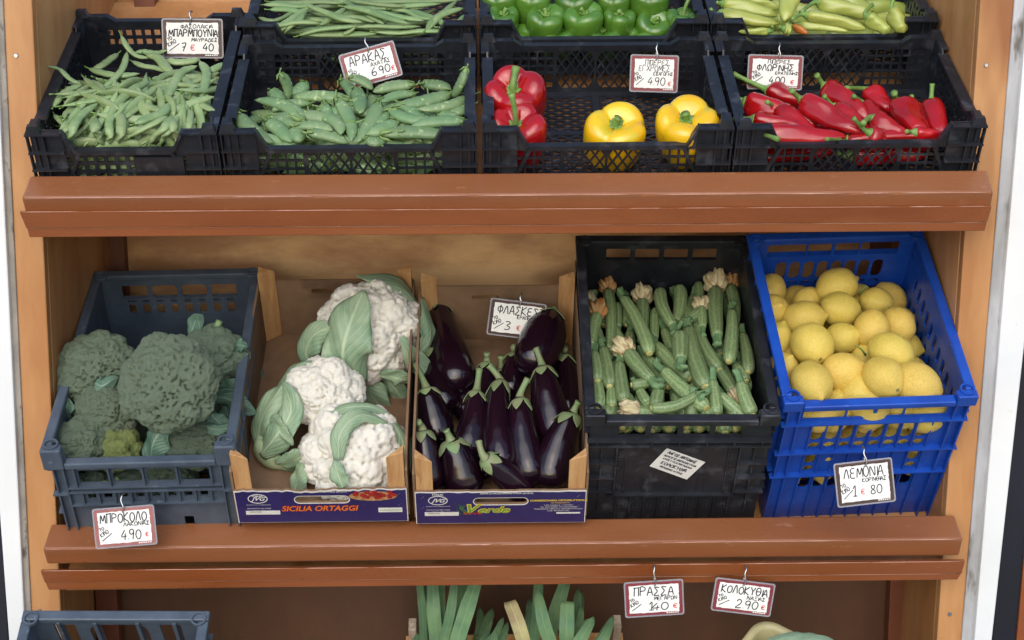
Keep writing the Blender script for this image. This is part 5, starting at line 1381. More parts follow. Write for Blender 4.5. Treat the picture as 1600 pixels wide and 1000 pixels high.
def head_mesh(name, m, seed, n1, n2, s1, s2, lump=.1, squash=.85, ruff=0.):
    """curd of florets: the outer surface of many spheres standing on a dome"""
    rng = np.random.default_rng(seed); V, Fs = ICO
    C = fib(n1, rng, -.35); rad = .74 + rng.uniform(-lump, lump, n1); s = s1 * rng.uniform(.8, 1.25, n1)
    def shell(D, C, rad, s, base):
        out = np.full(len(D), base)
        for a in range(0, len(D), 4000):
            d = D[a:a + 4000] @ C.T; b = d * rad; q = s ** 2 - rad ** 2 + b ** 2
            r = np.where((q > 0) & (d > 0), b + np.sqrt(np.maximum(q, 0)), 0); out[a:a + 4000] = np.maximum(out[a:a + 4000], r.max(1))
        return out
    r = shell(V, C, rad, s, .58)
    C2 = fib(n2, rng, -.45, .5); d2 = s2 * rng.uniform(.75, 1.3, n2)
    r2 = shell(V, C2, np.full(n2, 1.), d2, .9) - 1
    r = r * (1 + r2)
    low = np.clip((-.25 - V[:, 2]) / .5, 0, 1); r = r * (1 - .45 * low)
    P = V * r[:, None]; P[:, 2] *= squash
    return mesh(name, P.tolist(), Fs, m, True, recalc=False)
def rel(c, s, dx, dy, off, r): return c + RT * (dx * s) - UP * (dy * s) + TV * (off * r)
def frame(c, ax, spin, sc):
    q = Vector(ax).normalized().to_track_quat('Z', 'Y').to_matrix().to_4x4() @ Matrix.Rotation(spin, 4, 'Z')
    return q @ Matrix.Diagonal((*sc, 1))

# ------------------------------------------------------------------ cauliflowers
CG = 'cauliflowers in the cardboard box'
zc = lambda x, y: (x / 2.2735 + 340, y / 2.2735 + 400)
SB = ([0, .1, .3, .6, .85, 1], [.5, .7, 1, .95, .6, .1])
for (x, y, rp, w, ax, lab, leaves) in [
    (545, 265, 178, .085, RT * .25 + UP * .35 + TV, 'large cauliflower at the back with a big green leaf folded over its face', [
        ([(-40, 190, .6), (-75, 90, 1.12), (-50, -30, 1.16), (-12, -140, .88)], 180, CLEAF, .30, .22, SB),
        ([(170, 60, -.3), (165, -60, -.1), (90, -170, .05), (-50, -195, .25)], 110, CLEAF, .35, .10, None),
        ([(-120, 150, .3), (-215, 95, .5), (-190, 20, .75), (-110, -20, .95)], 110, CLEAF, .3, .12, None),
        ([(40, 150, .5), (100, 165, .6), (150, 175, .4)], 70, CLEAF, .2, .2, None),
        ([(-30, 160, .1), (0, 220, .1), (30, 270, .0), (60, 325, -.1)], 110, CLEAF, .25, .14, SB),
        ([(180, -120, -.3), (205, -40, .0), (205, 40, .2), (150, 95, .5)], 90, CLEAF, .3, .12, None),
        ([(120, 20, .85), (160, 90, .7), (205, 160, .4), (240, 235, .2)], 75, CLEAF, .2, .2, None),
        ([(20, 140, .0), (80, 200, .0), (120, 260, -.2)], 80, CLEAF, .2, .2, None),
        ([(-180, -20, .1), (-215, 0, .3), (-220, 60, .4)], 60, CLEAF, .2, .2, None)]),
    (380, 500, 138, .070, RT * .5 + UP * .35 + TV * .8, 'cauliflower lying on its side at the left with its pale leaf bases outward', [
        ([(-230, 180, .3), (-215, 80, .55), (-150, -20, .55), (-100, -80, .4)], 120, CLEAF, .35, .18, SB),
        ([(-215, 200, .6), (-150, 130, .95), (-100, 40, 1.0), (-130, -60, .8)], 105, CLEAF, .35, .18, SB),
        ([(-215, 110, .2), (-235, 170, .5), (-190, 235, .5), (-100, 250, .3)], 125, CAULF, .5, .05, ([0, .3, .7, 1], [.5, 1, .9, .3])),
        ([(-160, 225, .7), (-90, 215, .8), (-30, 180, .8)], 80, CLEAF, .2, .18, None),
        ([(-190, 10, -.1), (-140, -70, .1), (-80, -115, .05), (-20, -120, .0)], 80, CLEAF, .3, .12, None),
        ([(-170, 60, .8), (-140, 110, 1.0), (-90, 160, 1.05)], 70, CLEAF, .25, .15, SB),
        ([(-200, 240, .2), (-120, 270, .2), (-70, 255, .1)], 60, CLEAF, .2, .2, None),
        ([(60, 70, .85), (110, 60, .8), (150, 70, .5)], 55, CLEAF, .2, .2, None)]),
    (482, 706, 184, .080, RT * .1 + UP * .3 + TV, 'cauliflower at the front centre, white curd facing forward with thin leaf arching over', [
        ([(-30, 0, 1.05), (-25, -90, 1.02), (40, -150, .8), (130, -120, .55)], 66, CLEAF, .35, .18, SB),
        ([(-15, 95, 1.05), (-30, 50, 1.12), (-45, 0, 1.06)], 62, CLEAF, .35, .18, SB),
        ([(110, -150, .1), (160, -90, .3), (195, -10, .4), (200, 60, .3)], 80, CLEAF, .25, .14, SB),
        ([(-215, 150, .1), (-190, 80, .3), (-170, 20, .4)], 80, CLEAF, .35, .18, SB),
        ([(-150, 20, .3), (-190, 70, .1), (-200, 140, .1)], 60, CLEAF, .2, .2, None),
        ([(130, -140, .2), (60, -175, .3), (-40, -165, .4), (-90, -130, .5)], 50, CLEAF, .25, .15, None),
        ([(170, 20, .3), (210, 30, .2), (235, 10, .1)], 60, CLEAF, .2, .2, None)])]:
    px, py = zc(x, y); c = onM(MC, px, py, w, 0, .104); s = c.dot(FW) / F / 2.2735; r = rp * s
    t = empty('cauliflower', Matrix.Translation(c), lab, 'cauliflower', CG)
    Mh = frame(c, ax, x, (r * .90, r * .90, r * .96))
    ob('curd', head_mesh('curd', CURD, int(x), 27, 760, .375, .072, .04), t, Mh)
    a = Vector(ax).normalized(); mb = MB(); mb.tube([a * (-.2 * r), a * (-.75 * r), a * (-1.0 * r)], [r * .55, r * .38, r * .26], 14); mb.build('stalk', CAULF, t, True)
    for i, (P, wd, m, cup, wv, wp) in enumerate(leaves):
        pts = [rel(c, s, dx, dy, off, r) for dx, dy, off in P]; mid = pts[len(pts) // 2] - c
        leaf('leaf', t, pts, wd * s, mid.normalized() + TV * .6, m, -cup if cup > .4 else cup * -.8, wv, int(x) + i, wp)

# ------------------------------------------------------------------ broccoli
BRG = 'broccoli heads in the slate blue crate'
zbr = lambda x, y: (x / 3.125 + 60, y / 3.125 + 480)
for (x, y, rx, ry, w, k, m, n1, lab, ax, leaves) in [
    (640, 378, 236, 218, .262, 0, BROC, 22, 'largest broccoli head on top in the centre of the crate', RT * .05 + UP * .45 + TV, [([(-60, -150, -.2), (-55, -200, -.2), (-45, -240, -.3)], 44, 'stalk')]),
    (285, 300, 204, 158, .205, 0, BROC, 16, 'broad broccoli head at the back left against the side panel', UP * .7 + TV - RT * .2, [([(40, 60, .95), (80, 75, 1.05), (145, 30, .9)], 85, 'leaf')]),
    (850, 245, 165, 140, .205, 0, BROC, 14, 'broccoli head at the back right with leaf stubs standing on top', UP * .8 + TV * .8 + RT * .2, [([(-100, -110, .2), (-85, -160, .2), (-70, -195, .1), (-50, -130, .3)], 76, 'leaf'), ([(0, -100, .1), (20, -140, .1), (38, -180, .1)], 32, 'stalk'), ([(110, -60, .3), (150, -60, .4), (180, -50, .3)], 70, 'leaf'),
        ([(20, 190, .4), (90, 195, .6), (150, 225, .7), (230, 270, .6)], 110, 'leaf'), ([(60, 170, .3), (110, 140, .5), (150, 130, .6)], 90, 'leaf'), ([(70, 230, .3), (80, 260, .4), (90, 290, .4)], 70, 'leaf')]),
    (345, 500, 175, 128, .175, 0, BROC, 15, 'broccoli head in the middle left, half under the back left one', UP * .6 + TV, [([(-215, 30, .1), (-190, -10, .4), (-180, -60, .4)], 80, 'leaf')]),
    (205, 662, 150, 104, .190, 0, BROC, 14, 'broccoli head resting on the front left rim', UP * .7 + TV, []),
    (392, 700, 132, 86, .222, 0, BROCY, 9, 'small yellowing broccoli head at the front left centre', UP * .5 + TV, []),
    (768, 672, 156, 122, .185, 0, BROC, 12, 'broccoli head at the front right beside a large loose leaf', UP * .6 + TV, [([(-215, 90, .2), (-190, 0, .5), (-160, -60, .6), (-115, -130, .5)], 150, 'leaf'), ([(30, -110, .3), (110, -80, .5), (210, -95, .3)], 56, 'leaf'), ([(80, -150, .1), (120, -110, .2), (160, -60, .1)], 100, 'leaf'), ([(60, 75, .9), (100, 55, .8), (130, 50, .5)], 50, 'leaf')]),
    (705, 850, 66, 50, .125, 0, BROC, 7, 'small broccoli floret showing through the right front slot', TV * 1 + UP * .1, []),
    (450, 850, 110, 60, .115, 0, BROC, 9, 'broccoli head low inside with its stalks toward the front slots', UP + TV * .1, [([(-110, 0, 1.0), (-70, 10, 1.2), (-20, 40, 1.3)], 34, 'stalk'), ([(-40, -20, .9), (-70, 10, 1.2), (-90, 20, 1.3)], 30, 'stalk')]),
    (255, 850, 90, 50, .115, 0, BROC, 9, 'broccoli head low inside behind the left front slot', UP + TV * .1, [([(-30, -10, .9), (-40, 10, 1.2), (-20, 30, 1.3)], 34, 'stalk')])]:
    px, py = zbr(x, y); c = onM(MBr, px, py, w, 0, .078 if y < 840 else .06); s = c.dot(FW) / F / 3.125; r = (rx + ry) / 2 * s
    t = empty('broccoli', Matrix.Translation(c), lab, 'broccoli', BRG); ax = Vector(ax).normalized()
    Mh = Matrix.Identity(4)
    q = ax.to_track_quat('Z', 'Y').to_matrix().to_4x4()
    # widen along the picture's horizontal
    e = rx / ((rx + ry) / 2); S = Matrix.Scale(e, 4, RT) @ Matrix.Scale(2 - e, 4, UP)
    Mh = S @ q @ Matrix.Rotation(x, 4, 'Z') @ Matrix.Diagonal((r * .98, r * .98, r * .98, 1))
    ob('head', head_mesh('head', m, int(x), n1 * 2, 1300, .33, .05, .05, .9), t, Mh)
    mb = MB(); mb.tube([ax * (-.2 * r), ax * (-.8 * r), ax * (-1.25 * r)], [r * .5, r * .3, r * .26], 12); mb.build('stalk', BSTK, t, True)
    for i, (P, wd, kind) in enumerate(leaves):
        pts = [rel(c, s, dx, dy, off, r) for dx, dy, off in P]; mid = pts[len(pts) // 2] - c
        if kind == 'stalk':
            mb = MB(); mb.tube(spline([p - c for p in pts], 7), [wd * s * .5] * 5 + [wd * s * .52, wd * s * .5], 10); mb.build('side_stalk', BSTK, t, True)
        else: leaf('leaf', t, pts, wd * s, mid.normalized() * .5 + TV, BLEAF, -.25, .22, int(x) + i, SB)

for i, (u, v, w) in enumerate([(.08, .30, .05), (.2, .32, .05), (.08, .17, .05), (.23, .2, .06), (.16, .09, .05), (.26, .33, .06)]):
    c = MBr @ Vector((u, v, w)); t = empty('broccoli', Matrix.Translation(c), 'broccoli head underneath the visible ones in the slate blue crate', 'broccoli', BRG); n_ = UPn(MBr)
    ob('head', head_mesh('head', BROC, 60 + i, 22, 700, .33, .06, .05, .9), t, n_.to_track_quat('Z', 'Y').to_matrix().to_4x4() @ Matrix.Diagonal((.058, .058, .055, 1)))
    mb = MB(); mb.tube([n_ * -.02, n_ * -.05], [.02, .014], 10); mb.build('stalk', BSTK, t, True)

# ------------------------------------------------------------------ bottom row: leeks, their crate, the tub
def slat_crate(M, Wd, D, H, label):
    t = empty('slat_crate', M, label, 'crate')
    for sx in (0, 1):
        for sv in (0, 1):
            x0, x1 = sorted((Wd - .001 if sx else .001, Wd - .015 if sx else .015)); y0, y1 = sorted((D - .008 if sv else .008, D - .034 if sv else .034))
            MB().box((x0, y0, 0), (x1, y1, H)).build('corner_post', GREYW, t, bevel=.001)
    for w in (.004, .07):
        for y in (.0, D - .007): MB().box((0, y, w), (Wd, y + .007, w + .055)).build('slat', RAWW, t, bevel=.001)
        for x in (-.007, Wd + .0005): MB().box((x, .001, w + .0005), (x + .0065, D - .001, w + .0555)).build('slat', RAWW, t, bevel=.001)
    MB().box((.016, .0075, .001), (Wd - .016, D - .0075, .006)).build('floor', RAWW, t)
    return t
pl = atY(638, 960, 2.50); pr = atY(969, 975, 2.50)
LKT = R(32)
MLk = Matrix.Translation(pl) @ Matrix.Rotation(LKT, 4, 'X') @ Matrix.Translation((0, -.40, -.19))
slat_crate(MLk, (pr - pl).length, .40, .19, 'wooden crate of leeks at the bottom, weathered corner posts showing')
zk = lambda x, y: (x / 4 + 600, y / 4 + 860)
LKP = ([0, .3, .7, .92, 1], [.8, .95, 1, .7, .12]); LKC = ([0, .3, .7, .97, 1], [.8, .95, 1, .96, .8])
LKG = 'leeks in the wooden crate at the bottom'
for (bx, lab, lv) in [
    (270, 'leek at the left end, narrow leaves rising behind the price rail', [((250, 640), (205, 90), 60, 2.46, 2.50, LEEK, LKP), ((330, 640), (300, 90), 112, 2.44, 2.49, LEEK, LKP), ((350, 640), (450, 90), 78, 2.42, 2.47, LEEK, LKP), ((200, 640), (215, 520), 60, 2.40, 2.43, LEEK, LKP)]),
    (440, 'leek second from the left with the widest bright green leaf', [((400, 640), (420, 320), 70, 2.45, 2.48, LEEK, LKP), ((480, 640), (505, 90), 96, 2.46, 2.52, LEEK, LKP), ((440, 640), (610, 90), 116, 2.41, 2.47, LEEK, LKP)]),
    (660, 'leek with dark bluish short leaves in the gap right of the tall left ones', [((620, 640), (680, 360), 90, 2.50, 2.55, LEEK, LKP), ((600, 640), (745, 420), 60, 2.44, 2.48, LEEK, LKP), ((690, 640), (775, 450), 60, 2.43, 2.47, LEEK, LKP), ((560, 640), (600, 350), 70, 2.52, 2.56, LEEK, LKP), ((640, 640), (700, 500), 60, 2.41, 2.43, LEEK, LKP)]),
    (850, 'leek with a withered yellowish blunt leaf', [((880, 640), (785, 318), 108, 2.38, 2.42, LEEKY, LKC), ((890, 640), (910, 300), 70, 2.48, 2.53, LEEK, LKP), ((830, 640), (840, 480), 70, 2.47, 2.50, LEEK, LKP)]),
    (1010, 'leek right of the withered one with a pointed pale leaf in front', [((940, 640), (965, 90), 84, 2.44, 2.50, LEEK, LKP), ((1050, 640), (955, 245), 100, 2.40, 2.44, LEEK, LKP), ((1010, 640), (1160, 100), 110, 2.45, 2.51, LEEK, LKP)]),
    (1180, 'leek with a broad leaf cut off square at the top', [((1145, 640), (1145, 318), 112, 2.41, 2.44, LEEK, LKC), ((1190, 640), (1215, 235), 84, 2.48, 2.53, LEEK, LKP), ((1180, 640), (1235, 350), 70, 2.45, 2.48, LEEK, LKP)]),
    (1300, 'leek at the right end with leaves leaning to the right post', [((1160, 680), (1310, 415), 96, 2.40, 2.44, LEEK, LKP), ((1270, 680), (1435, 410), 84, 2.40, 2.45, LEEK, LKP), ((1300, 680), (1400, 560), 70, 2.38, 2.42, LEEK, LKP)])]:
    p0 = atY(*zk(bx, 860), 2.36); t = empty('leek', Matrix.Translation(p0), lab, 'leek', LKG)
    d = (MLk.to_3x3() @ Vector((0, -1, -.12))).normalized(); mb = MB(); mb.tube([Vector((0, 0, 0)), d * .06, d * .16, d * .18], [.02, .018, .018, .012], 14); mb.build('shaft', CAULF, t, True)
    for i, (a, b, wd, Y0, Y1, m, wp) in enumerate(lv):
        A = atY(*zk(*a), Y0); B = atY(*zk(*b), Y1); s = A.dot(FW) / F / 4
        bend = (UP * .0 + TV * .012 + RT * random.Random(bx + i).uniform(-.006, .006))
        if m is LEEK and i < 2:      # an inner blade close behind
            o2 = RT * random.Random(bx + 7 * i).uniform(-.012, .012) - TV * .012
            leaf('leaf', t, [p0, A + o2 * .5, A.lerp(B, .5) + o2, A.lerp(B, .9) + o2 * 1.6], wd * s * .6, TV + RT * random.Random(bx + i).uniform(-.7, .7), m, .15, .04, bx + 50 + i, wp, .15)
        leaf('leaf', t, [p0, A, A.lerp(B, .5) + bend, B], wd * s * .86, TV + RT * random.Random(bx * 3 + i).uniform(-.5, .5), m, .10, .04, bx + i, wp, .10)
# tub
pc = atY(1188, 962, 2.40)
MT = Matrix.Translation(pc) @ Matrix.Rotation(R(26), 4, 'X') @ Matrix.Rotation(R(53), 4, 'Z') @ Matrix.Translation((-.31, -.31, 0))
tub = empty('plastic_tub', MT, 'yellowish plastic tub at the bottom right, one corner showing', 'tub')
def rr_(i, r, z, S=.31): return [(x, y, z) for x, y in oval(S / 2, S / 2, S - 2 * i, S - 2 * i, 7, r)]
rings = [rr_(0, .035, 0), rr_(.002, .034, .004), rr_(.012, .026, .004), rr_(.015, .024, -.002), rr_(.03, .03, -.11), rr_(.027, .032, -.113), rr_(.009, .026, -.006), rr_(.0, .035, -.004)]
m_ = min(len(x) for x in rings); V = [p for g in rings for p in g[:m_]]; Fs = []
for i in range(len(rings)):
    j = (i + 1) % len(rings)
    for k in range(m_): Fs.append((i * m_ + k, i * m_ + (k + 1) % m_, j * m_ + (k + 1) % m_, j * m_ + k))
ob('shell', mesh('shell', V, Fs, TUBP, True), tub)
MB().box((.032, .032, -.112), (.278, .278, -.109)).build('floor', TUBP, tub)
CV, CF = ico(5); CP = []
for v in CV:
    p = Vector(v); f = 1 + .05 * noise.noise(p * 1.6) + .025 * abs(math.sin(5 * math.atan2(p.y, p.x) + 3 * p.z)) ; CP.append(p * f)
o = ob('cabbage', mesh('cabbage', CP, CF, CABB, True)); o.matrix_world = Matrix.Translation(onM(MT, 1252, 1066, .0)) @ Matrix.Diagonal((.095, .095, .08, 1)); tag(o, 'smooth pale green cabbage in the yellowish tub', 'cabbage')

# ------------------------------------------------------------------ price tags
G = {'Α': '0,0 3,10 6,0|1.2,3.6 5,3.8', 'Β': '0,0 0,10 4,9.6 5,7.6 3.8,5.4 0,5|3.8,5.4 5.6,3 4.4,.4 0,0', 'Γ': '0,0 0,10 5,10', 'Δ': '0,0 3,10 6,0 0,0', 'Ε': '5,10 1.5,9.6 .2,7.4 1.4,5.4 4.4,5.2|1.4,5.4 0,3 1.4,.4 5.4,.2', 'Η': '0,0 0,10|5.5,0 5.5,10|0,5 5.5,5.2', 'Θ': '3,10 1,8.6 0,5 1,1.4 3,0 5,1.4 6,5 5,8.6 3,10|0.6,5 5.4,5.2',
     'Ι': '1,0 1.2,10', 'Κ': '0,0 .2,10|5.4,10 .2,4.6 5.8,0', 'Λ': '0,0 3.2,10 6,0', 'Μ': '0,0 1,10 3.5,3 6,10 7,0', 'Ν': '0,0 .4,10 5.4,.4 5.8,10', 'Ο': '3,10 1,8.6 0,5 1,1.4 3,0 5,1.4 6,5 5,8.6 3,10', 'Π': '0,9.6 7,10|1.2,9.6 1,0|5.6,9.8 5.8,0', 'Ρ': '0,0 .4,10 4,9.8 5.4,8 4.4,5.8 .3,5', 'Σ': '5.4,9.6 .4,10 3.4,5.2 0,.2 5.6,.2', 'Τ': '0,10 6.4,9.8|3.2,9.8 3,0', 'Υ': '0,10 3,5.4 6,10|3,5.4 2.8,0', 'Φ': '3,10.6 3,-.6|3,8.4 .8,7.4 0,5 .8,2.8 3,2 5.2,2.8 6,5 5.2,7.4 3,8.4', 'Χ': '0,10 6,0|6,10 0,0', 'Ω': '0,0 1.8,.4 .4,3.4 .2,7 3,10 5.8,7 5.6,3.4 4.2,.4 6,0', 'Ζ': '0,10 5.4,10 0,0 5.6,0', 'Ξ': '0,10 5.4,10|.8,5.2 4.6,5.2|0,0 5.6,0',
     '0': '3,10 1,8.6 0,5 1,1.4 3,0 5,1.4 6,5 5,8.6 3,10', '1': '.4,7.4 2.6,10 2.4,0|.6,0 4.6,0', '2': '.4,7.8 1.6,9.8 3.8,9.8 5,7.8 4,5 0,.2 5.8,.4', '3': '.4,9.6 3.6,10 5,8 2.2,5.4 5.2,3.4 4,.6 .2,.4', '4': '3.8,10 0,3.6 5.8,3.8|4.4,6.6 3.8,0', '6': '4.6,10 1.4,7 0,3 1.6,.3 4.2,.4 5.4,2.8 4,4.8 .6,3.8', '7': '.2,9.6 5.6,10 2.4,0|1.2,5 4.8,5.4', '8': '3,5.2 .8,7.4 1.6,9.6 3.4,10 5,8.6 4.2,6.2 1.2,4 .4,1.8 2,0 4.6,.4 5.4,2.6 3,5.2', '9': '5,7 3.2,5 .8,5.8 .6,8.8 3,10 5,8.6 5,6 4,0', '.': '0,0 .5,.3', '€': '5.4,9 3,10 1,8.2 .6,5 1.2,1.6 3.2,0 5.4,1|0,6 4.2,6|0,4 4,4', ' ': '', ',': '0.6,.8 0,-1.4'}
def strokes(mb, text, x, z, h, w, y, lw, rnd, rot=0., slant=.06):
    """handwriting: text starting at (x,z), letter height h, total width w"""
    adv = [1.6 if c in '.,Ι1' else (3 if c == ' ' else 7.6) for c in text]; k = w / max(6., sum(adv) - 1.2); u = h / 10; cx = 0
    cr_, sr_ = math.cos(rot), math.sin(rot)
    for c, a in zip(text, adv):
        dz = rnd.uniform(-.05, .05) * h; sc = rnd.uniform(.92, 1.08)
        for pl_ in G[c].split('|'):
            if not pl_: continue
            P = [tuple(map(float, q.split(','))) for q in pl_.split()]
            Q = []
            for a_, b_ in P:
                lx = cx + (a_ + b_ * slant) * k * (1 if a >= 3 else 1); lz = b_ * u * sc + dz
                Q.append(Vector((x + lx * cr_ - lz * sr_, y, z + lx * sr_ + lz * cr_)))
            if len(Q) > 2: Q = spline(Q, 4 * len(Q))
            mb.tube(Q, lw, 6, .25, (0, 1, 0))
        cx += a * k
SLEEVE = material('clear_plastic_sleeve', srgb(176, 176, 184), None, .15, spec=.6, transl=0)
_n = SLEEVE.node_tree.nodes; _t = _n.new('ShaderNodeBsdfTransparent'); _m = _n.new('ShaderNodeMixShader'); _m.inputs[0].default_value = .5
SLEEVE.node_tree.links.new(_n['Principled BSDF'].outputs[0], _m.inputs[1]); SLEEVE.node_tree.links.new(_t.outputs[0], _m.inputs[2]); SLEEVE.node_tree.links.new(_m.outputs[0], _n['Material Output'].inputs[0])
CARDR = material('dull_red_card', srgb(134, 58, 66), srgb(120, 48, 56), .35, 40)
CARDB = material('dark_brown_card', srgb(66, 40, 38), srgb(54, 32, 30), .35, 40)
CARDP = material('pinkish_brown_card', srgb(160, 100, 98), srgb(146, 86, 86), .35, 40)
PAPER = material('white_paper', srgb(236, 236, 232), srgb(226, 226, 222), .45, 50)
REDINK = material('red_ink', srgb(206, 70, 66), None, .6)
TG = 'handwritten price tags'
def price_tag(px, py, w, h, roll, Y, lines, price, card, label, hook, lean=0., yaw=0.):
    c = atY(px, py, Y); s = c.dot(FW) / F; w *= s; h *= s; rnd = random.Random(int(px))
    M = Matrix.Translation(c) @ Matrix.Rotation(yaw, 4, 'Z') @ Matrix.Rotation(R(roll), 4, 'Y') @ Matrix.Rotation(lean, 4, 'X')
    t = empty('price_tag', M, label, 'price tag', TG)
    rd = lambda a, b, r, y0, y1: MB().plate(oval(0, 0, a, b, 4, r), [], y1 - y0, XZ(y0))
    mb = MB(); mb.plate(oval(0, 0, w, h, 4, .004), [oval(0, 0, w - .0050, h - .0050, 4, .003)], .0016, XZ(-.0008)); mb.build('plastic_sleeve', SLEEVE, t)
    rd(w - .0052, h - .0052, .003, -.0006, .0006).build('card', card, t)
    pw, ph = w - .0165, h - .0145; N = 14; P = []
    cor = [(-pw / 2, -ph / 2), (pw / 2, -ph / 2), (pw / 2, ph / 2), (-pw / 2, ph / 2)]
    for i in range(4):
        (x0, z0), (x1, z1) = cor[i], cor[(i + 1) % 4]
        for j in range(N): f = j / N; P.append((x0 + (x1 - x0) * f + rnd.uniform(-.0006, .0006), z0 + (z1 - z0) * f + rnd.uniform(-.0006, .0006)))
    MB().plate(P, [], .0003, XZ(-.0010)).build('paper', PAPER, t)
    mb = MB(); y = -.0011; lw = .00078 * w / .1
    for txt, fx, fz, fh, fw in lines: strokes(mb, txt, fx * pw, fz * ph, fh * ph, fw * pw, y, lw * (1.15 if fh > .2 else .8), rnd)
    for txt, fx, fz, fh, fw in price: 
        if txt != '€': strokes(mb, txt, fx * pw, fz * ph, fh * ph, fw * pw, y, lw * 1.1, rnd)
    strokes(mb, 'ΤΟ', -.47 * pw, -.10 * ph, .10 * ph, .09 * pw, y, lw * .8, rnd, .45); strokes(mb, 'ΚΙΛΟ', -.46 * pw, -.27 * ph, .12 * ph, .17 * pw, y, lw * .8, rnd, .5)
    mb.tube([Vector((-.45 * pw, y, -.40 * ph)), Vector((-.26 * pw, y, -.17 * ph))], lw * .9, 6, .25, (0, 1, 0))
    mb.build('handwriting', INK, t)
    mb = MB()
    for txt, fx, fz, fh, fw in price:
        if txt == '€': strokes(mb, txt, fx * pw, fz * ph, fh * ph, fw * pw, y, lw * .9, rnd)
    mb.build('euro_sign', REDINK, t)
    mb = MB()
    for i in range(6): mb.box((w * .20 + i * w * .036, -.0009, -h / 2 + .0045), (w * .20 + i * w * .036 + w * .026, -.00065, -h / 2 + .0062))
    mb.build('small_print', PAPER, t)
    # wire hook through the top edge
    hk = [(hook[0] * w, -.003, h / 2 - .008), (hook[0] * w + .002, -.0045, h / 2 + .0), (hook[0] * w - .001, -.003, h / 2 + hook[1] * .5), (hook[0] * w + .001, .0, h / 2 + hook[1] * .85), (hook[0] * w + .001, .008, h / 2 + hook[1]), (hook[0] * w + .001, .013, h / 2 + hook[1] * .8)]
    mb = MB(); mb.tube(spline(hk, 18), .0013, 8); mb.tube(spline([(hook[0] * w - .0005, -.003, h / 2 - .008), (hook[0] * w, .002, h / 2 - .0105), (hook[0] * w + .0005, .0035, h / 2 - .005), (hook[0] * w, .002, h / 2 + .004)], 8), .0012, 8)
    mb.build('wire_hook', STEEL, t, True)
    return t
price_tag(301, 60, 95, 61, 1, 2.655, [('ΦΑΣΟΛΑΚΙΑ', -.22, .32, .12, .62), ('ΜΠΑΡΜΠΟΥΝΙΑ', -.46, .06, .22, .95), ('ΜΑΥΡΑΔΕΣ', -.02, -.10, .11, .5)], [('7', -.22, -.40, .23, .09), ('€', -.05, -.38, .17, .1), ('40', .2, -.40, .23, .2)], CARDB, 'price tag with dark border hung inside the flat green bean crate', (-.03, .014), 0)
price_tag(579, 102, 90, 56, -15, 2.575, [('ΑΡΑΚΑΣ', -.42, .12, .33, .8), ('ΑΧΑΤΑΣ', .0, -.06, .14, .42)], [('6.90', -.02, -.40, .3, .4), ('€', .4, -.38, .16, .09)], CARDR, 'tilted price tag with red border standing behind the pea pods', (.03, .018), R(-4))
price_tag(1022, 115, 76, 58, 2, 2.575, [('ΠΙΠΕΡΕΣ', -.25, .30, .17, .62), ('ΕΓΧΡΩΜΕΣ', -.4, .08, .20, .8), ('ΕΙΣΑΓΩΓΗΣ', -.02, -.06, .11, .5)], [('4.90', -.15, -.40, .28, .44), ('€', .36, -.40, .13, .09)], CARDR, 'price tag with red border hung over the nearly empty bell pepper crate', (.03, .020))
price_tag(1211, 113, 87, 54, 2, 2.578, [('ΠΙΠΕΡΕΣ', -.18, .32, .14, .5), ('ΦΛΩΡΙΝΗΣ', -.4, .06, .22, .8), ('ΕΡΑΤΕΙΝΗΣ', .0, -.08, .10, .5)], [('4.00', -.12, -.42, .27, .34), ('€', .34, -.42, .14, .09)], CARDR, 'price tag with red border partly hidden behind the long red peppers', (.05, .020))
price_tag(195, 823, 97, 64, -4, 2.318, [('ΜΠΡΟΚΟΛΟ', -.46, .16, .28, .9), ('ΛΑΚΩΝΙΑΣ', -.02, .02, .12, .5)], [('4.90', -.08, -.40, .30, .38), ('€', .38, -.34, .12, .07)], CARDP, 'price tag with pinkish border hung in front of the broccoli crate', (.0, .022), R(-6))
price_tag(807, 499, 88, 59, 8, 2.625, [('ΦΛΑΣΚΕΣ', -.42, .16, .28, .86), ('ΙΕΡΑΠΕΤΡΑΣ', .0, .02, .12, .5)], [('3', -.24, -.38, .3, .14), ('€', .02, -.36, .16, .09), ('90', .2, -.42, .26, .22)], CARDB, 'price tag with dark border hung at the back of the aubergine box', (.02, .014))
price_tag(1351, 754, 92, 70, -6, 2.285, [('ΛΕΜΟΝΙΑ', -.42, .16, .28, .82), ('ΚΟΡΙΝΘΙΑΣ', -.05, .02, .11, .5)], [('1', -.27, -.34, .30, .12), ('€', -.1, -.32, .15, .09), ('80', .1, -.34, .24, .24)], CARDB, 'price tag with dark border hung on the front of the blue lemon crate', (.04, .022), R(-8))
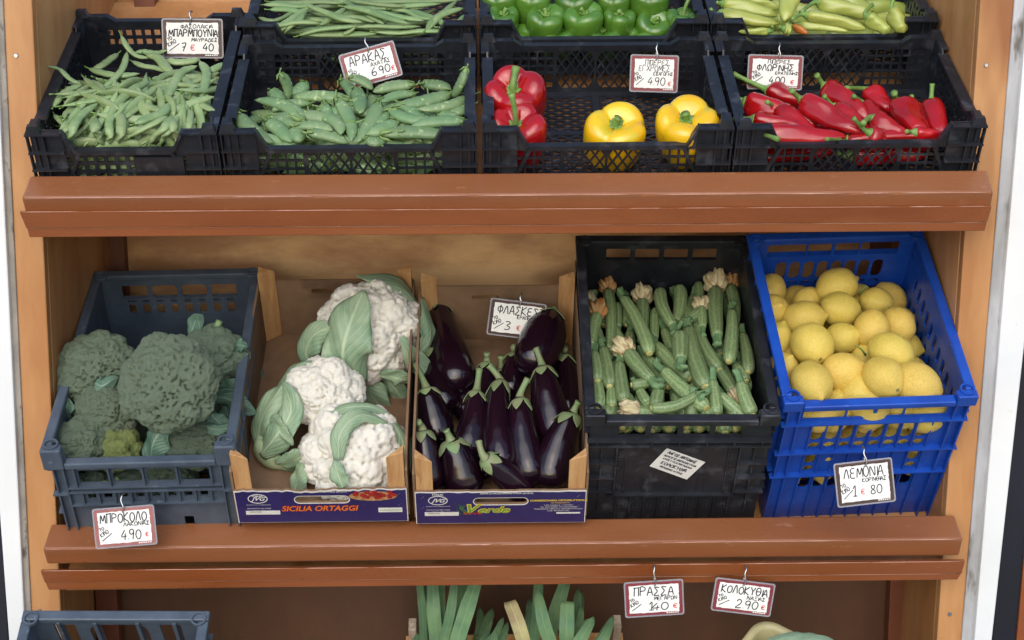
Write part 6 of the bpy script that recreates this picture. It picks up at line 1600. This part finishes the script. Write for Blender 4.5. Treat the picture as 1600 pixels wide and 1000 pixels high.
price_tag(1022, 935, 93, 59, -3, 2.333, [('ΠΡΑΣΣΑ', -.42, .12, .32, .82), ('ΜΕΓΑΡΩΝ', .0, -.06, .13, .46)], [('1.40', -.12, -.42, .26, .40), ('€', .37, -.38, .15, .1)], CARDR, 'price tag with red border for leeks hanging from the lower price rail', (.02, .026))
price_tag(1161, 933, 95, 55, 8, 2.333, [('ΚΟΛΟΚΥΘΙΑ', -.45, .12, .30, .92), ('ΝΑΞΙΑΣ', .08, -.07, .13, .36)], [('2.90', -.12, -.44, .33, .44), ('€', .38, -.40, .15, .09)], CARDR, 'price tag hanging crooked from the lower rail, above the yellowish tub', (-.03, .024))
# paper sticker on the front of the black zucchini crate
Mi = MZ.inverted()
def onFront(px, py, v):
    o = Mi.translation; d = Mi.to_3x3() @ ray(px, py); return o + d * ((v - o.y) / d.y)
q = [onFront(x, y, .0108) for x, y in ((1015, 728), (1073, 749), (1102, 722), (1042, 700))]
mb = MB(); mb.hexa(q + [p + Vector((0, -.0005, 0)) for p in q]); st = mb.build('sticker', PAPER, zcrate)
ex, ez = (q[1] - q[0]), (q[3] - q[0]); M = Matrix(((ex.x, 0, ez.x, q[0].x), (ex.y, 1, ez.y, q[0].y - .0007), (ex.z, 0, ez.z, q[0].z), (0, 0, 0, 1)))
mb = MB(); rnd = random.Random(2)
for txt, x, z, h, w in (('ΛΑΓΟΣ ΑΝΤΩΝΗΣ', .1, .80, .12, .75), ('ΠΑΡΑΓΩΓΟΣ ΟΠΩΡΟΚΗΠΕΥΤΙΚΩΝ', .08, .64, .08, .84), ('ΚΗΠΕΥΤΙΚΑ ΜΑΡΑΘΩΝΑ', .12, .50, .08, .76), ('ΚΟΛΟΚΥΘΙΑ', .16, .28, .14, .66), ('ΜΑΡΑΘΩΝΑΣ ΑΤΤΙΚΗΣ', .2, .12, .08, .6)):
    strokes(mb, txt, x, z, h, w, 0, .008 if h < .1 else .013, rnd)
mb.V = [M @ Vector((v.x, v.y * .02, v.z)) for v in mb.V]
mb.build('sticker_lettering', material('grey_ink', srgb(70, 72, 84), None, .7), st)
# a bean and a leaf scrap dropped on the shelf fronts
